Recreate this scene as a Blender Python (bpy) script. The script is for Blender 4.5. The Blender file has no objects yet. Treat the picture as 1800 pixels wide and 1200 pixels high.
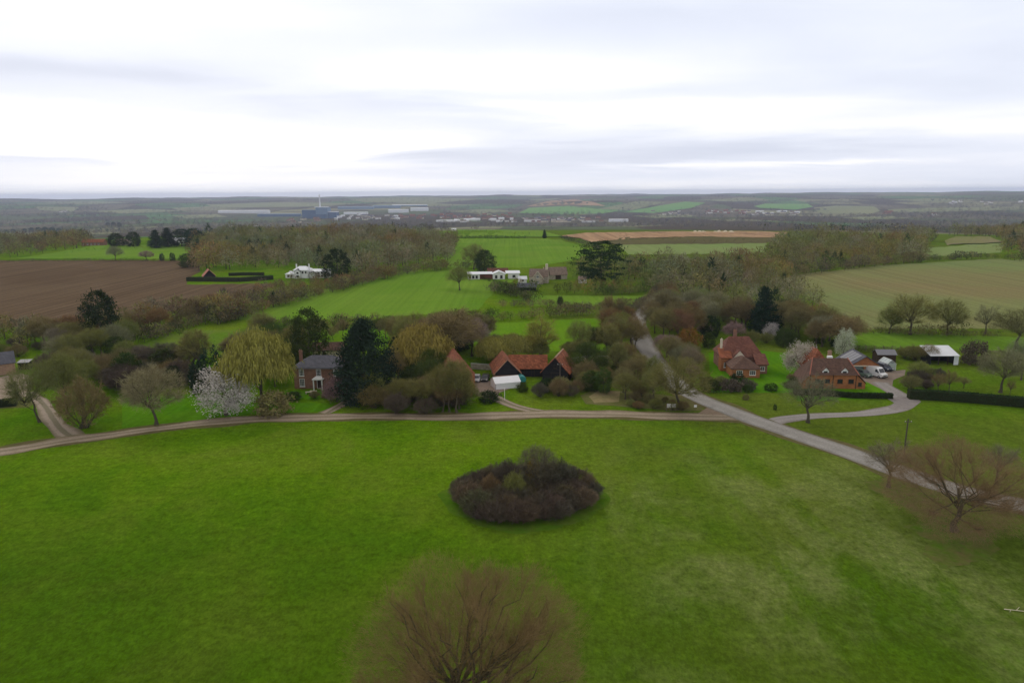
import bpy, math, random
import numpy as np
from mathutils import Matrix, Vector, geometry
R = math.radians
C = bpy.context.scene.collection
rng = np.random.default_rng(7)
random.seed(7)
S = bpy.context.scene

# ------------------------------------------------------------------ camera (measured frame: 1800 x 1200, focal 1200)
H = 45.0
PITCH, ROLL, FOC = R(12.2), R(0.38), 1200.0
_F = np.array([0, math.cos(PITCH), -math.sin(PITCH)])
_R0 = np.array([1.0, 0, 0]); _U0 = np.cross(_R0, _F)
_R = math.cos(ROLL)*_R0 - math.sin(ROLL)*_U0
_U = math.cos(ROLL)*_U0 + math.sin(ROLL)*_R0
CAM = np.array([0, 0, H])

# ------------------------------------------------------------------ the lie of the land
_pd = np.array([0, 820, 950, 1300, 1900, 2600, 4600, 5600, 7000, 9000, 11000, 13000, 40000.])
_pz = np.array([0, 0, -4, -22, -50, -72, -80, -60, -28, -2, 12, 6, 6.])
_dd = np.arange(0, 16000, 20.0)
_zz = np.interp(_dd, _pd, _pz)
_k = np.hanning(15); _k /= _k.sum()
_zs = np.convolve(np.pad(_zz, 7, mode='edge'), _k, mode='valid')
_zs[_dd < 700] = 0

def ground_z(x, y):
    x = np.asarray(x, float); y = np.asarray(y, float)
    d = np.hypot(x, y)
    z = np.interp(d, _dd, _zs)
    az = np.arctan2(x, y)
    t = np.clip((d-3800)/3500, 0, 1)
    n = (np.sin(x/700+1.3)*np.cos(y/900+.4) + .6*np.sin(x/310+y/520) + .35*np.sin(x/170-1)*np.sin(y/260))
    z = z + t*n*9 + t*5*np.sin(x/130+3*np.sin(y/400))*np.clip((d-7000)/3000, 0, 1)
    # low hill with the bare sand slope, and nearer wooded hills on the right
    z = z + 30*np.exp(-((x-520)/420)**2-((y-5600)/500)**2)
    z = z + 26*np.exp(-((x-1350)/600)**2-((y-5700)/600)**2)
    z = z + t*16*np.clip((az-.15)/.4, 0, 1)
    z = z + np.clip((d-1500)/1500, 0, 1)*6*np.sin(x/400+2)*np.sin(y/500)
    return z

def ray(px, py):
    d = _F[:, None]*FOC + _R[:, None]*(np.atleast_1d(px)-900.) + _U[:, None]*(600.-np.atleast_1d(py))
    return d/np.linalg.norm(d, axis=0)

_ts = np.concatenate([np.arange(40, 1000, 20.), np.arange(1000, 13500, 40.)])
def P(px, py):
    """points of the land seen at the measured frame positions"""
    d = ray(px, py).T
    out = np.zeros((len(d), 3))
    for i, v in enumerate(d):
        if v[2] < 0 and -H/v[2]*math.hypot(v[0], v[1]) < 690:
            out[i] = CAM + v*(-H/v[2]); out[i, 2] = 0; continue
        q = CAM[:, None] + v[:, None]*_ts
        below = q[2] < ground_z(q[0], q[1])
        k = int(np.argmax(below)) if below.any() else len(_ts)-1
        a, b = _ts[max(k-1, 0)], _ts[k]
        for _ in range(12):
            m = (a+b)/2; qq = CAM+v*m
            if qq[2] < ground_z(qq[0], qq[1]): b = m
            else: a = m
        qq = CAM+v*b
        out[i] = (qq[0], qq[1], ground_z(qq[0], qq[1]))
    return out
def P1(px, py): return P([px], [py])[0]

# ------------------------------------------------------------------ object helpers
def props(o, label=None, cat=None, group=None, kind=None):
    if label: o['label'] = label
    if cat: o['category'] = cat
    if group: o['group'] = group
    if kind: o['kind'] = kind
    return o
def thing(name, label, cat, loc=(0, 0, 0), rz=0, group=None):
    o = bpy.data.objects.new(name, None); C.objects.link(o)
    o.empty_display_size = .5
    o.location = loc; o.rotation_euler = (0, 0, rz)
    return props(o, label, cat, group)
def mesh_obj(name, me, parent=None, color=None):
    o = bpy.data.objects.new(name, me); C.objects.link(o)
    if parent: o.parent = parent
    if color is not None: o.color = (*color[:3], 1)
    return o
class MB:
    def __init__(s): s.v = []; s.f = []; s.m = []
    def add(s, vs, fs, m=0):
        n = len(s.v); s.v += [tuple(map(float, p)) for p in vs]
        s.f += [tuple(i+n for i in f) for f in fs]; s.m += [m]*len(fs)
    def box(s, x0, x1, y0, y1, z0, z1, m=0):
        s.add([(x0,y0,z0),(x1,y0,z0),(x1,y1,z0),(x0,y1,z0),(x0,y0,z1),(x1,y0,z1),(x1,y1,z1),(x0,y1,z1)],
              [(3,2,1,0),(4,5,6,7),(0,1,5,4),(1,2,6,5),(2,3,7,6),(3,0,4,7)], m)
    def tube(s, p, q, r0, r1, n=8, m=0, cap=True):
        p = Vector(p); q = Vector(q); d = (q-p).normalized()
        a = d.orthogonal().normalized(); b = d.cross(a)
        vs = [p+(a*math.cos(t)+b*math.sin(t))*r0 for t in [2*math.pi*i/n for i in range(n)]]
        vs += [q+(a*math.cos(t)+b*math.sin(t))*r1 for t in [2*math.pi*i/n for i in range(n)]]
        fs = [(i, (i+1) % n, n+(i+1) % n, n+i) for i in range(n)]
        if cap: fs += [tuple(range(n))[::-1], tuple(range(n, 2*n))]
        s.add(vs, fs, m)
    def mesh(s, name, mats):
        me = bpy.data.meshes.new(name); me.from_pydata(s.v, [], s.f)
        for m in (mats if isinstance(mats, (list, tuple)) else [mats]): me.materials.append(m)
        me.polygons.foreach_set('material_index', s.m); me.update()
        return me
    def build(s, name, mats, parent=None):
        return mesh_obj(name, s.mesh(name, mats), parent)
def np_mesh(name, V, F, mat, tint=None, smooth=False):
    """V (n,3), F (m,k) -> mesh"""
    V = np.asarray(V, np.float32); F = np.asarray(F, np.int32)
    me = bpy.data.meshes.new(name); k = F.shape[1]
    me.vertices.add(len(V)); me.vertices.foreach_set('co', V.ravel())
    me.loops.add(F.size); me.loops.foreach_set('vertex_index', F.ravel())
    me.polygons.add(len(F)); me.polygons.foreach_set('loop_start', np.arange(0, F.size, k, dtype=np.int32))
    me.update(calc_edges=True)
    if tint is not None:
        a = me.attributes.new('tint', 'FLOAT_COLOR', 'POINT')
        t = np.ones((len(V), 4), np.float32); t[:, :3] = tint; a.data.foreach_set('color', t.ravel())
    if smooth: me.polygons.foreach_set('use_smooth', np.ones(len(F), bool))
    me.materials.append(mat)
    return me

# ------------------------------------------------------------------ materials
class NT:
    def __init__(s, name):
        s.mat = bpy.data.materials.new(name); s.mat.use_nodes = True
        s.t = s.mat.node_tree; s.n = s.t.nodes; s.bs = s.n['Principled BSDF']
    def node(s, kind, **kw):
        n = s.n.new(kind)
        for k, v in kw.items(): setattr(n, k, v)
        return n
    def link(s, a, b): s.t.links.new(a, b)
    def _set(s, inp, v):
        if hasattr(v, 'is_output') or isinstance(v, bpy.types.NodeSocket): s.link(v, inp)
        else: inp.default_value = v
    def coord(s, which='Object'): return s.node('ShaderNodeTexCoord').outputs[which]
    def pos(s): return s.node('ShaderNodeNewGeometry').outputs['Position']
    def mapping(s, vec, scale=(1, 1, 1), rot=(0, 0, 0), loc=(0, 0, 0)):
        m = s.node('ShaderNodeMapping'); s.link(vec, m.inputs[0])
        m.inputs['Scale'].default_value = scale; m.inputs['Rotation'].default_value = rot; m.inputs['Location'].default_value = loc
        return m.outputs[0]
    def noise(s, vec, scale, detail=3, rough=.5, dist=0):
        n = s.node('ShaderNodeTexNoise'); s.link(vec, n.inputs['Vector'])
        n.inputs['Scale'].default_value = scale; n.inputs['Detail'].default_value = detail
        n.inputs['Roughness'].default_value = rough; n.inputs['Distortion'].default_value = dist
        return n.outputs['Fac']
    def ramp(s, fac, stops):
        r = s.node('ShaderNodeValToRGB'); s._set(r.inputs[0], fac); e = r.color_ramp.elements
        while len(e) < len(stops): e.new(.5)
        for el, (p, c) in zip(e, stops):
            el.position = p; el.color = (*c, 1) if isinstance(c, (tuple, list)) else (c, c, c, 1)
        return r.outputs[0]
    def mix(s, fac, a, b, mode='MIX'):
        m = s.node('ShaderNodeMix', data_type='RGBA', blend_type=mode)
        s._set(m.inputs[0], fac)
        for i, v in ((6, a), (7, b)):
            if isinstance(v, (tuple, list)): v = (*v[:3], 1)
            s._set(m.inputs[i], v)
        return m.outputs[2]
    def math(s, op, a, b=0., c=None, clamp=False):
        m = s.node('ShaderNodeMath', operation=op, use_clamp=clamp)
        s._set(m.inputs[0], a); s._set(m.inputs[1], b)
        if c is not None: s._set(m.inputs[2], c)
        return m.outputs[0]
    def maprange(s, v, a, b, c=0., d=1.):
        m = s.node('ShaderNodeMapRange'); s._set(m.inputs[0], v)
        for i, x in enumerate((a, b, c, d)): m.inputs[i+1].default_value = x
        m.interpolation_type = 'SMOOTHSTEP'
        return m.outputs[0]
    def bump(s, h, strength=.3, dist=.1):
        b = s.node('ShaderNodeBump'); s.link(h, b.inputs['Height'])
        b.inputs['Strength'].default_value = strength; b.inputs['Distance'].default_value = dist
        s.link(b.outputs[0], s.bs.inputs['Normal'])
    def out(s, col, rough=.8, spec=.2, metal=0):
        s._set(s.bs.inputs['Base Color'], (*col, 1) if isinstance(col, (tuple, list)) else col)
        s._set(s.bs.inputs['Roughness'], rough); s.bs.inputs['Specular IOR Level'].default_value = spec
        s.bs.inputs['Metallic'].default_value = metal
        return s.mat
def m_plain(name, col, rough=.7, spec=.3, var=.18, sc=1.5, metal=0, bump=0):
    t = NT(name); p = t.coord()
    n = t.noise(p, sc, 5, .65)
    c = t.mix(t.ramp(n, [(.3, 0.), (.7, 1.)]), tuple(x*(1-var) for x in col), tuple(min(1, x*(1+var)) for x in col))
    n2 = t.noise(p, sc*9, 3, .6)
    c = t.mix(.35, c, t.mix(n2, tuple(x*(1-var*1.5) for x in col), tuple(min(1, x*(1+var*1.5)) for x in col)))
    if bump: t.bump(n2, bump, .05)
    return t.out(c, rough, spec, metal)
def m_courses(name, col, mortar, bw, bh, var=.3, ms=.02, rough=.85, rowdark=0):
    """brick or tile pattern laid over every face by world-up and object sides"""
    t = NT(name); g = t.coord(); sep = t.node('ShaderNodeSeparateXYZ'); t.link(g, sep.inputs[0])
    u = t.math('ADD', sep.outputs[0], sep.outputs[1]); cmb = t.node('ShaderNodeCombineXYZ')
    t.link(u, cmb.inputs[0]); t.link(sep.outputs[2], cmb.inputs[1])
    b = t.node('ShaderNodeTexBrick'); t.link(cmb.outputs[0], b.inputs[0])
    b.inputs['Scale'].default_value = 1; b.inputs['Brick Width'].default_value = bw; b.inputs['Row Height'].default_value = bh
    b.inputs['Mortar Size'].default_value = ms; b.inputs['Color1'].default_value = (*[x*(1-var) for x in col], 1)
    b.inputs['Color2'].default_value = (*[min(1, x*(1+var)) for x in col], 1); b.inputs['Mortar'].default_value = (*mortar, 1)
    n = t.noise(g, .6, 5, .65)
    n2 = t.noise(g, 3.5, 4, .7)
    c = t.mix(t.maprange(n, .35, .7, 0, .55), b.outputs[0], tuple(x*.62 for x in col))
    c = t.mix(t.maprange(n2, .5, .75, 0, .45), c, tuple(min(1, x*1.35+.02) for x in col))
    return t.out(c, rough, .2)
def m_veg(name, attr=False, lo=.72, hi=1.25, sc=.8):
    t = NT(name)
    if attr: col = t.node('ShaderNodeAttribute', attribute_name='tint').outputs['Color']; v = t.pos()
    else: col = t.node('ShaderNodeObjectInfo').outputs['Color']; v = t.coord()
    n = t.noise(v, sc, 3, .6)
    f = t.ramp(n, [(.3, lo), (.7, hi)])
    c = t.mix(1., col, f, 'MULTIPLY')
    m = t.out(c, .9, 0)
    return m
VEG = m_veg('twigs_and_leaves'); VEGA = m_veg('massed_foliage', True, .75, 1.2, .12)
def m_bark():
    t = NT('bark'); v = t.coord(); n = t.noise(t.mapping(v, (6, 6, 1.2)), 3, 5, .7); g = t.noise(v, .5, 2)
    c = t.mix(n, (.045, .037, .026), (.14, .12, .085))
    c = t.mix(t.maprange(g, .45, .7, 0, .7), c, (.09, .1, .04))
    t.bump(n, .5, .05)
    return t.out(c, .95, .1)
BARK = m_bark()

def m_meadow():
    """mown common: lush and dry patches, worn strips and mowing lines"""
    t = NT('meadow_grass'); p = t.pos()
    sep = t.node('ShaderNodeSeparateXYZ'); t.link(p, sep.inputs[0]); X, Y = sep.outputs[0], sep.outputs[1]
    big = t.noise(p, .011, 4, .55, .6); mid = t.noise(p, .055, 5, .6, .4); fine = t.noise(p, .8, 5, .75)
    tuft = t.noise(t.mapping(p, (1, .55, 1), (0, 0, .5)), 2.6, 4, .8)
    c = t.mix(t.ramp(big, [(.34, 0.), (.66, 1.)]), (.070, .162, .003), (.120, .208, .006))
    c = t.mix(t.maprange(mid, .42, .7, 0, .6), c, (.145, .195, .018))
    c = t.mix(t.maprange(mid, .5, .28, 0, .6), c, (.05, .135, .003))
    # dry straw-toned stretch with mowing lines on the right of the common
    st = t.noise(t.mapping(p, (.22, .014, 1), (0, 0, R(-24))), 1.0, 4, .65, .25)
    reg = t.math('MULTIPLY', t.maprange(X, 2, 24), t.math('MULTIPLY', t.maprange(Y, 124, 92), t.maprange(X, 85, 50)))
    reg = t.math('MULTIPLY', reg, t.maprange(t.noise(p, .03, 4, .6), .36, .56))
    c = t.mix(t.math('MULTIPLY', t.maprange(X, -12, 34), t.maprange(t.noise(p, .024, 5, .62, .5), .3, .62, .15, .85)), c, (.098, .135, .016))
    c = t.mix(t.math('MULTIPLY', reg, t.maprange(st, .36, .7, 0, .6)), c, (.165, .19, .045))
    c = t.mix(t.math('MULTIPLY', t.maprange(X, 0, 30), t.maprange(st, .5, .34, 0, .22)), c, (.058, .125, .006))
    # brown blotches and vignette-like darkening towards the camera, painted into the grass colour
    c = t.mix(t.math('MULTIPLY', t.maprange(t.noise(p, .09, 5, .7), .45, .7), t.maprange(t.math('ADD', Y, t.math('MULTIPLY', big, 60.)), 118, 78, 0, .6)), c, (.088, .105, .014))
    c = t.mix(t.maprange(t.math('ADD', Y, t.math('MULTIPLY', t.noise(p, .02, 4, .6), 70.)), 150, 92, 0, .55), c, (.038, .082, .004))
    blot = t.math('MULTIPLY', t.maprange(t.noise(t.mapping(p, (1, .5, 1), (0, 0, R(-24))), .09, 6, .72, .3), .4, .62), t.maprange(t.noise(p, 1.1, 4, .75), .3, .6, .35, 1))
    c = t.mix(t.math('MULTIPLY', reg, t.math('MULTIPLY', blot, .68)), c, (.205, .235, .075))
    # fine tufts
    c = t.mix(1., c, t.ramp(fine, [(.25, .6), (.75, 1.4)]), 'MULTIPLY')
    c = t.mix(1., c, t.ramp(tuft, [(.3, .7), (.7, 1.3)]), 'MULTIPLY')
    c = t.mix(1., c, t.ramp(t.noise(p, .23, 5, .7), [(.3, .86), (.7, 1.14)]), 'MULTIPLY')
    c = t.mix(t.maprange(t.noise(p, 1.7, 3, .8), .66, .78, 0, .35), c, (.2, .19, .06))
    # far country, beyond the near fields
    d = t.math('SQRT', t.math('ADD', t.math('MULTIPLY', X, X), t.math('MULTIPLY', Y, Y)))
    vo = t.node('ShaderNodeTexVoronoi'); t.link(t.mapping(p, (.0022, .0011, 0)), vo.inputs[0]); vo.inputs['Scale'].default_value = 1
    vo.inputs['Randomness'].default_value = .9
    sv = t.node('ShaderNodeSeparateColor'); t.link(vo.outputs['Color'], sv.inputs[0])
    far = t.ramp(sv.outputs[0], [(0, (.075, .06, .038)), (.35, (.10, .13, .055)), (.5, (.09, .19, .06)), (.62, (.15, .135, .09)), (.8, (.24, .24, .13)), (1, (.07, .06, .042))])
    far.node.color_ramp.interpolation = 'CONSTANT'
    far = t.mix(t.maprange(t.noise(p, .0035, 6, .7), .45, .6, 0, .7), far, (.065, .057, .04))
    c = t.mix(t.maprange(d, 900, 1250), c, far)
    t.bump(t.math('ADD', fine, tuft), .55, .25)
    return t.out(c, .95, 0)
def m_field(name, a, b, line=0, ang=0, sc=.03, lw=.5, extra=None):
    t = NT(name); p = t.pos()
    n = t.noise(p, sc, 5, .62, .5); f = t.noise(p, .9, 4, .7)
    c = t.mix(t.ramp(n, [(.33, 0.), (.68, 1.)]), a, b)
    if extra: c = t.mix(t.maprange(t.noise(p, sc*.45, 4, .6, .4), .5, .66, 0, .8), c, extra)
    c = t.mix(1., c, t.ramp(f, [(.2, .75), (.8, 1.25)]), 'MULTIPLY')
    if line:
        s = t.noise(t.mapping(p, (lw, .004, 1), (0, 0, ang)), 1, 2, .5)
        c = t.mix(1., c, t.ramp(s, [(.35, 1-line), (.65, 1+line)]), 'MULTIPLY')
    t.bump(f, .5, .15)
    return t.out(c, .95, 0)
def m_track(name, base, rut, mid, edge, dark=.75):
    t = NT(name); p = t.pos(); u = t.node('ShaderNodeAttribute', attribute_name='across').outputs['Fac']
    a = t.math('ABSOLUTE', u)
    n = t.noise(p, .25, 5, .7, .5); f = t.noise(p, 2.5, 5, .75)
    a2 = t.math('ADD', a, t.math('MULTIPLY', t.math('SUBTRACT', n, .5), .5))
    c = t.ramp(a2, [(0, mid), (.22, mid), (.36, rut), (.62, rut), (.8, base), (1, edge)])
    c = t.mix(t.maprange(n, .45, .7, 0, .5), c, tuple(x*dark for x in base))
    c = t.mix(1., c, t.ramp(f, [(.25, .72), (.75, 1.25)]), 'MULTIPLY')
    t.bump(f, .4, .06)
    return t.out(c, .9, .15)
# ------------------------------------------------------------------ plants
def unit(v): return v/(np.linalg.norm(v, axis=-1, keepdims=True)+1e-9)
def ribbons(p, q, w, g, bend=0.0):
    """thin tapering twig per pair of points: one triangle each"""
    side = unit(np.cross(q-p, g.normal(size=p.shape)))*np.reshape(w, (-1, 1))
    n = len(p); V = np.empty((n*3, 3)); V[0::3] = p-side/2; V[1::3] = p+side/2; V[2::3] = q
    return V, np.arange(n*3).reshape(-1, 3)
def leaves(c, size, g, flat=0.0):
    """small randomly turned leaf-spray triangles"""
    n = len(c); a = unit(g.normal(size=(n, 3))*np.array([1, 1, 1-flat])); b = unit(np.cross(a, g.normal(size=(n, 3))))
    s = np.reshape(size, (-1, 1))*g.uniform(.6, 1.4, (n, 1))
    V = np.empty((n*3, 3)); V[0::3] = c+a*s*.6; V[1::3] = c-a*s*.4+b*s*.45; V[2::3] = c-a*s*.4-b*s*.45
    return V, np.arange(n*3).reshape(-1, 3)
def tubes(paths, n):
    """paths: list of (pts (k,3), radii (k)) -> quads"""
    V = []; F = []; off = 0
    ang = np.arange(n)*2*np.pi/n
    for pts, r in paths:
        k = len(pts); d = unit(np.gradient(pts, axis=0)); ref = np.where(np.abs(d[:, 2:3]) > .9, [[1., 0, 0]], [[0, 0, 1.]])
        a = unit(np.cross(d, ref)); b = np.cross(d, a)
        ring = pts[:, None]+(a[:, None]*np.cos(ang)[None, :, None]+b[:, None]*np.sin(ang)[None, :, None])*np.asarray(r)[:, None, None]
        V.append(ring.reshape(-1, 3))
        i = np.arange(k-1)[:, None]*n; j = np.arange(n)[None]; j2 = (j+1) % n
        F.append(np.stack([i+j, i+j2, i+n+j2, i+n+j], -1).reshape(-1, 4)+off); off += k*n
    return np.concatenate(V), np.concatenate(F)

def bare_tree(seed, h, cr, th, nl, nb, nt, tw=.05, tl=1.2, low=-.1, tr=None, droop=0., limb=.35, stems=1, top=1.0, sub=.34, uptw=.25, br=1., fill=.62, reach=.9):
    """trunk + limbs mesh and crown (boughs + twigs) mesh of a leafless tree"""
    g = np.random.default_rng(seed); tr = tr or h*.028
    paths = []; subs = []; zc = th+(h-th)*.46; rz = (h-th)*.54
    top_p = np.array([g.normal()*.3, g.normal()*.3, th+(h-th)*.45*top])
    if stems == 1:
        k = 7; t = np.linspace(0, 1, k)[:, None]
        pts = top_p*t+np.c_[g.normal(size=(k, 2))*tr*.5*(t > 0), np.zeros(k)]
        r = tr*(1-.72*t[:, 0]); r[0] *= 1.5; paths.append((pts, r))
        base = lambda z: np.array([np.interp(z, pts[:, 2], pts[:, i]) for i in range(3)])
    for i in range(nl):
        az = i*2.399+g.normal()*.3; s = g.uniform(low, 1)
        el = math.asin(np.clip(s, -1, 1)); e = np.array([math.cos(az)*math.cos(el)*cr*reach, math.sin(az)*math.cos(el)*cr*reach, zc+rz*math.sin(el)*reach])
        e[:2] *= g.uniform(.82, 1.08); e[2] += g.normal()*.04*h
        z0 = th*g.uniform(.75, 1.1)+(h-th)*.3*max(0, s)*g.uniform(.3, 1)
        p0 = base(z0) if stems == 1 else np.array([g.normal()*.25, g.normal()*.25, 0])*min(1, cr/3)
        m = p0*.45+e*.55; m[2] += -.06*h*(1-s)*g.uniform(0, 1)+.05*h*s; m += g.normal(size=3)*.04*h
        t = np.linspace(0, 1, 7)[:, None]; pts = (1-t)**2*p0+2*t*(1-t)*m+t*t*e
        pts[1:-1] += g.normal(size=(5, 3))*.012*h
        L = np.linalg.norm(e-p0); r0 = tr*limb*g.uniform(.7, 1.15)
        paths.append((pts, r0*(1-.88*t[:, 0])))
        for j in range(nb):
            u = g.uniform(.22, .98); q = np.array([np.interp(u, t[:, 0], pts[:, c]) for c in range(3)])
            tang = unit(pts[min(6, int(u*6)+1)]-pts[int(u*5.9)])
            d = unit(tang*.7+unit(q-np.array([0, 0, zc*.8]))*.7+g.normal(size=3)*.55+np.array([0, 0, .25-droop]))
            l = sub*L*g.uniform(.5, 1.1)*(1.25-u*.6)
            q1 = q+d*l*.5+g.normal(size=3)*.06*l; q2 = q+d*l+np.array([0, 0, (.12-droop)*l])
            subs.append((np.array([q, q1, q2]), np.array([.34*r0*(1-u*.7), .2*r0*(1-u*.6), .012])*br))
    V1, F1 = tubes(paths, 8 if h > 9 else 6)
    V2, F2 = tubes(subs, 3)
    A = np.array([s[0] for s in subs]); idx = g.integers(0, len(A), nt)
    u = g.uniform(.1, 1, nt)[:, None]; u2 = (u > .5)
    st = np.where(u2, A[idx, 1]*(2-2*u)+A[idx, 2]*(2*u-1), A[idx, 0]*(1-2*u)+A[idx, 1]*2*u)
    dr = unit(unit(A[idx, 2]-A[idx, 0])*.8+g.normal(size=(nt, 3))*.62+np.array([0, 0, uptw-droop*1.2]))
    ln = tl*g.uniform(.4, 1.25, (nt, 1)); en = st+dr*ln
    half = nt//2                                  # second half sprouts from the first
    st[half:half*2] = st[:half]*.45+en[:half]*.55
    dr2 = unit(dr[:half]*.9+g.normal(size=(half, 3))*.6+np.array([0, 0, uptw*.6-droop*1.2])); en[half:half*2] = st[half:half*2]+dr2*ln[half:half*2]*.75
    wv = np.full(nt, tw); wv[half:] *= .75
    nf = int(nt*fill)                             # the even haze of outer twigs over the whole crown
    d = unit(g.normal(size=(nf*3, 3))); d = d[d[:, 2] > low-.25][:nf]; nf = len(d)
    la = np.arctan2(d[:, 1], d[:, 0]); ph = g.uniform(0, 6, 4)
    lump = 1+.09*np.sin(la*3+ph[0]+d[:, 2]*2)+.07*np.sin(la*5+ph[1]-d[:, 2]*4)+.05*np.sin(la*9+ph[2]+d[:, 2]*7)
    s = (1.0-np.abs(g.normal(size=nf))*.24)*lump; s = np.clip(s, .15, 1.2)[:, None]
    st2 = np.array([0, 0, zc])+d*s*np.array([cr, cr, rz])*.93; st2[:, 2] = np.maximum(st2[:, 2], .08)
    dd = unit(d*.9+g.normal(size=(nf, 3))*.55+np.array([0, 0, uptw-droop])); l2 = tl*g.uniform(.35, 1.0, (nf, 1))
    st = np.concatenate([st, st2]); en = np.concatenate([en, st2+dd*l2]); wv = np.concatenate([wv, np.full(nf, tw*.8)])
    V3, F3 = ribbons(st, en, wv, g)
    return (V1, F1), (V2, F2), (V3, F3)
def proto_bare(name, *a, **k):
    (V1, F1), (V2, F2), (V3, F3) = bare_tree(*a, **k)
    tm = np_mesh(name+'_trunk', V1, F1, BARK, smooth=True)
    F2t = np.concatenate([F2[:, [0, 1, 2]], F2[:, [0, 2, 3]]])
    cm = np_mesh(name+'_crown', np.concatenate([V2, V3]), np.concatenate([F2t, F3+len(V2)]), VEG)
    return tm, cm, a[1], a[2]
def simple_trunk(name, h, r, seed, nl=6, cr=3.):
    g = np.random.default_rng(seed); t = np.linspace(0, 1, 6)[:, None]
    pts = np.c_[g.normal(size=(6, 2))*r*.4*(t > 0), t*h*.88]; rr = r*(1-.85*t[:, 0]); rr[0] *= 1.4
    paths = [(pts, rr)]
    for i in range(nl):
        z = h*g.uniform(.25, .75); az = i*2.4; e = np.array([math.cos(az)*cr*.75, math.sin(az)*cr*.75, z+h*.1])
        p0 = np.array([0, 0, z]); tt = np.linspace(0, 1, 4)[:, None]; paths.append((p0*(1-tt)+e*tt, r*.35*(1-.8*tt[:, 0])))
    V, F = tubes(paths, 6); return np_mesh(name+'_trunk', V, F, BARK, smooth=True)
def leafy_pts(g, h, cr, prof, ncl, per, sig, flat, z0=.1, shell=.6):
    z = g.uniform(z0, 1, ncl); rr = np.array([prof(v) for v in z])*cr
    keep = g.uniform(0, 1, ncl) < np.clip(rr/cr+.15, 0, 1); z = z[keep]; rr = rr[keep]; n = len(z)
    az = g.uniform(0, 2*np.pi, n); s = shell+(1-shell)*np.sqrt(g.uniform(0, 1, n)); lump = 1+.16*np.sin(az*3+seedf(g))+.1*np.sin(az*5+z*9)
    c = np.c_[np.cos(az)*rr*s*lump, np.sin(az)*rr*s*lump, z*h]
    pts = np.repeat(c, per, 0)+g.normal(size=(n*per, 3))*np.array([sig, sig, sig*flat])*np.repeat(g.uniform(.6, 1.4, n), per)[:, None]
    pts[:, 2] = np.maximum(pts[:, 2], .05)
    return pts
def seedf(g): return g.uniform(0, 6)
def proto_leafy(name, seed, h, cr, prof, ncl=160, per=28, sig=.45, ls=.28, flat=.7, z0=.1, shell=.6, mat=None):
    g = np.random.default_rng(seed)
    pts = leafy_pts(g, h, cr, prof, ncl, per, sig, flat, z0, shell)
    V, F = leaves(pts, ls, g)
    return simple_trunk(name, h, h*.025, seed, 6, cr), np_mesh(name+'_crown', V, F, mat or VEG), h, cr
def proto_willow(name, seed, h, cr, n=11000):
    g = np.random.default_rng(seed)
    (V1, F1), (V2, F2), _ = bare_tree(seed, h*.95, cr*.85, h*.22, 12, 6, 10, low=.05)
    ncl = 170; az = g.uniform(0, 2*np.pi, ncl); el = np.arcsin(g.uniform(-.05, 1, ncl)); s = g.uniform(.6, 1, ncl)
    c = np.c_[np.cos(az)*np.cos(el)*cr*s, np.sin(az)*np.cos(el)*cr*s, h*.48+h*.48*np.sin(el)*s]
    k = g.integers(0, ncl, n); st = c[k]+g.normal(size=(n, 3))*np.array([.6, .6, .45])
    out = unit(st*np.array([1, 1, 0])); ln = g.uniform(.3, 1.1, (n, 1))*np.clip(1.25-(st[:, 2:]/h)*.6, .4, 1)
    en = st+(out*.25+np.array([0, 0, -1.])+g.normal(size=(n, 3))*.22)*ln; en[:, 2] = np.maximum(en[:, 2], .3)
    V3, F3 = ribbons(st, en, np.full(n, .14), g)
    F2t = np.concatenate([F2[:, [0, 1, 2]], F2[:, [0, 2, 3]]])
    return np_mesh(name+'_trunk', V1, F1, BARK, smooth=True), np_mesh(name+'_crown', np.concatenate([V2, V3]), np.concatenate([F2t, F3+len(V2)]), VEG), h, cr
dome = lambda z: math.sqrt(max(0, 1-abs((z-.45)/.56)**2.2))
cone = lambda z: max(0.03, (1-z)**.75)*(1 if z > .12 else z/.12)
colm = lambda z: .9*(1-z**3)+.05
flatp = lambda z: math.sqrt(max(0, 1-abs((z-.6)/.42)**3))
PR = {}
PR['bare'] = [proto_bare('bare_tree', 10+i, 10, [3.6, 4.2, 3.2, 4.6, 3.9][i], [2.2, 1.6, 2.6, 2.4, 1.2][i], 22, 9, 5600, .044, .85, tr=.21, limb=.3, fill=1.05, reach=.84) for i in range(5)]
PR['sparse'] = [proto_bare('sparse_tree', 30+i, 8, [3.6, 3.3][i], 2.0, 16, 9, 3600, .036, .8, low=.0) for i in range(2)]
PR['tall'] = [proto_bare('upright_tree', 40+i, 12, [2.6, 2.2][i], 2.5, 18, 8, 4600, .042, 1.0, uptw=.7) for i in range(2)]
PR['shrub'] = [proto_bare('bare_shrub', 50+i, 3.2, [2.2, 1.9, 2.5][i], .15, 22, 8, 4200, .036, .42, low=.05, tr=.11, stems=3, fill=1.3, uptw=.05) for i in range(3)]
PR['willow'] = [proto_willow('willow', 60+i, 10, [5.0, 4.4][i]) for i in range(2)]
PR['evergreen'] = [proto_leafy('evergreen', 70+i, 9, [3.6, 3.0][i], dome, 260, 34, .36, .24, .7, .08, .55) for i in range(2)]
PR['conifer'] = [proto_leafy('conifer', 80+i, 12, [3.6, 2.8][i], cone, 620, 28, .40, .25, .5, .03, .12) for i in range(2)]
PR['spruce'] = [proto_leafy('spruce', 85, 12, 4.6, lambda z: max(.05, 1-z**2.1)*(1 if z > .1 else .75+z*2.5), 760, 30, .5, .27, .45, .03, .3)]
PR['cypress'] = [proto_leafy('cypress', 84, 7, 1.0, colm, 110, 26, .22, .2, 1.4, .03)]
PR['cedar'] = [proto_leafy('cedar', 88, 13, 6.5, flatp, 150, 70, .7, .32, .25, .14, .35)]
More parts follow.
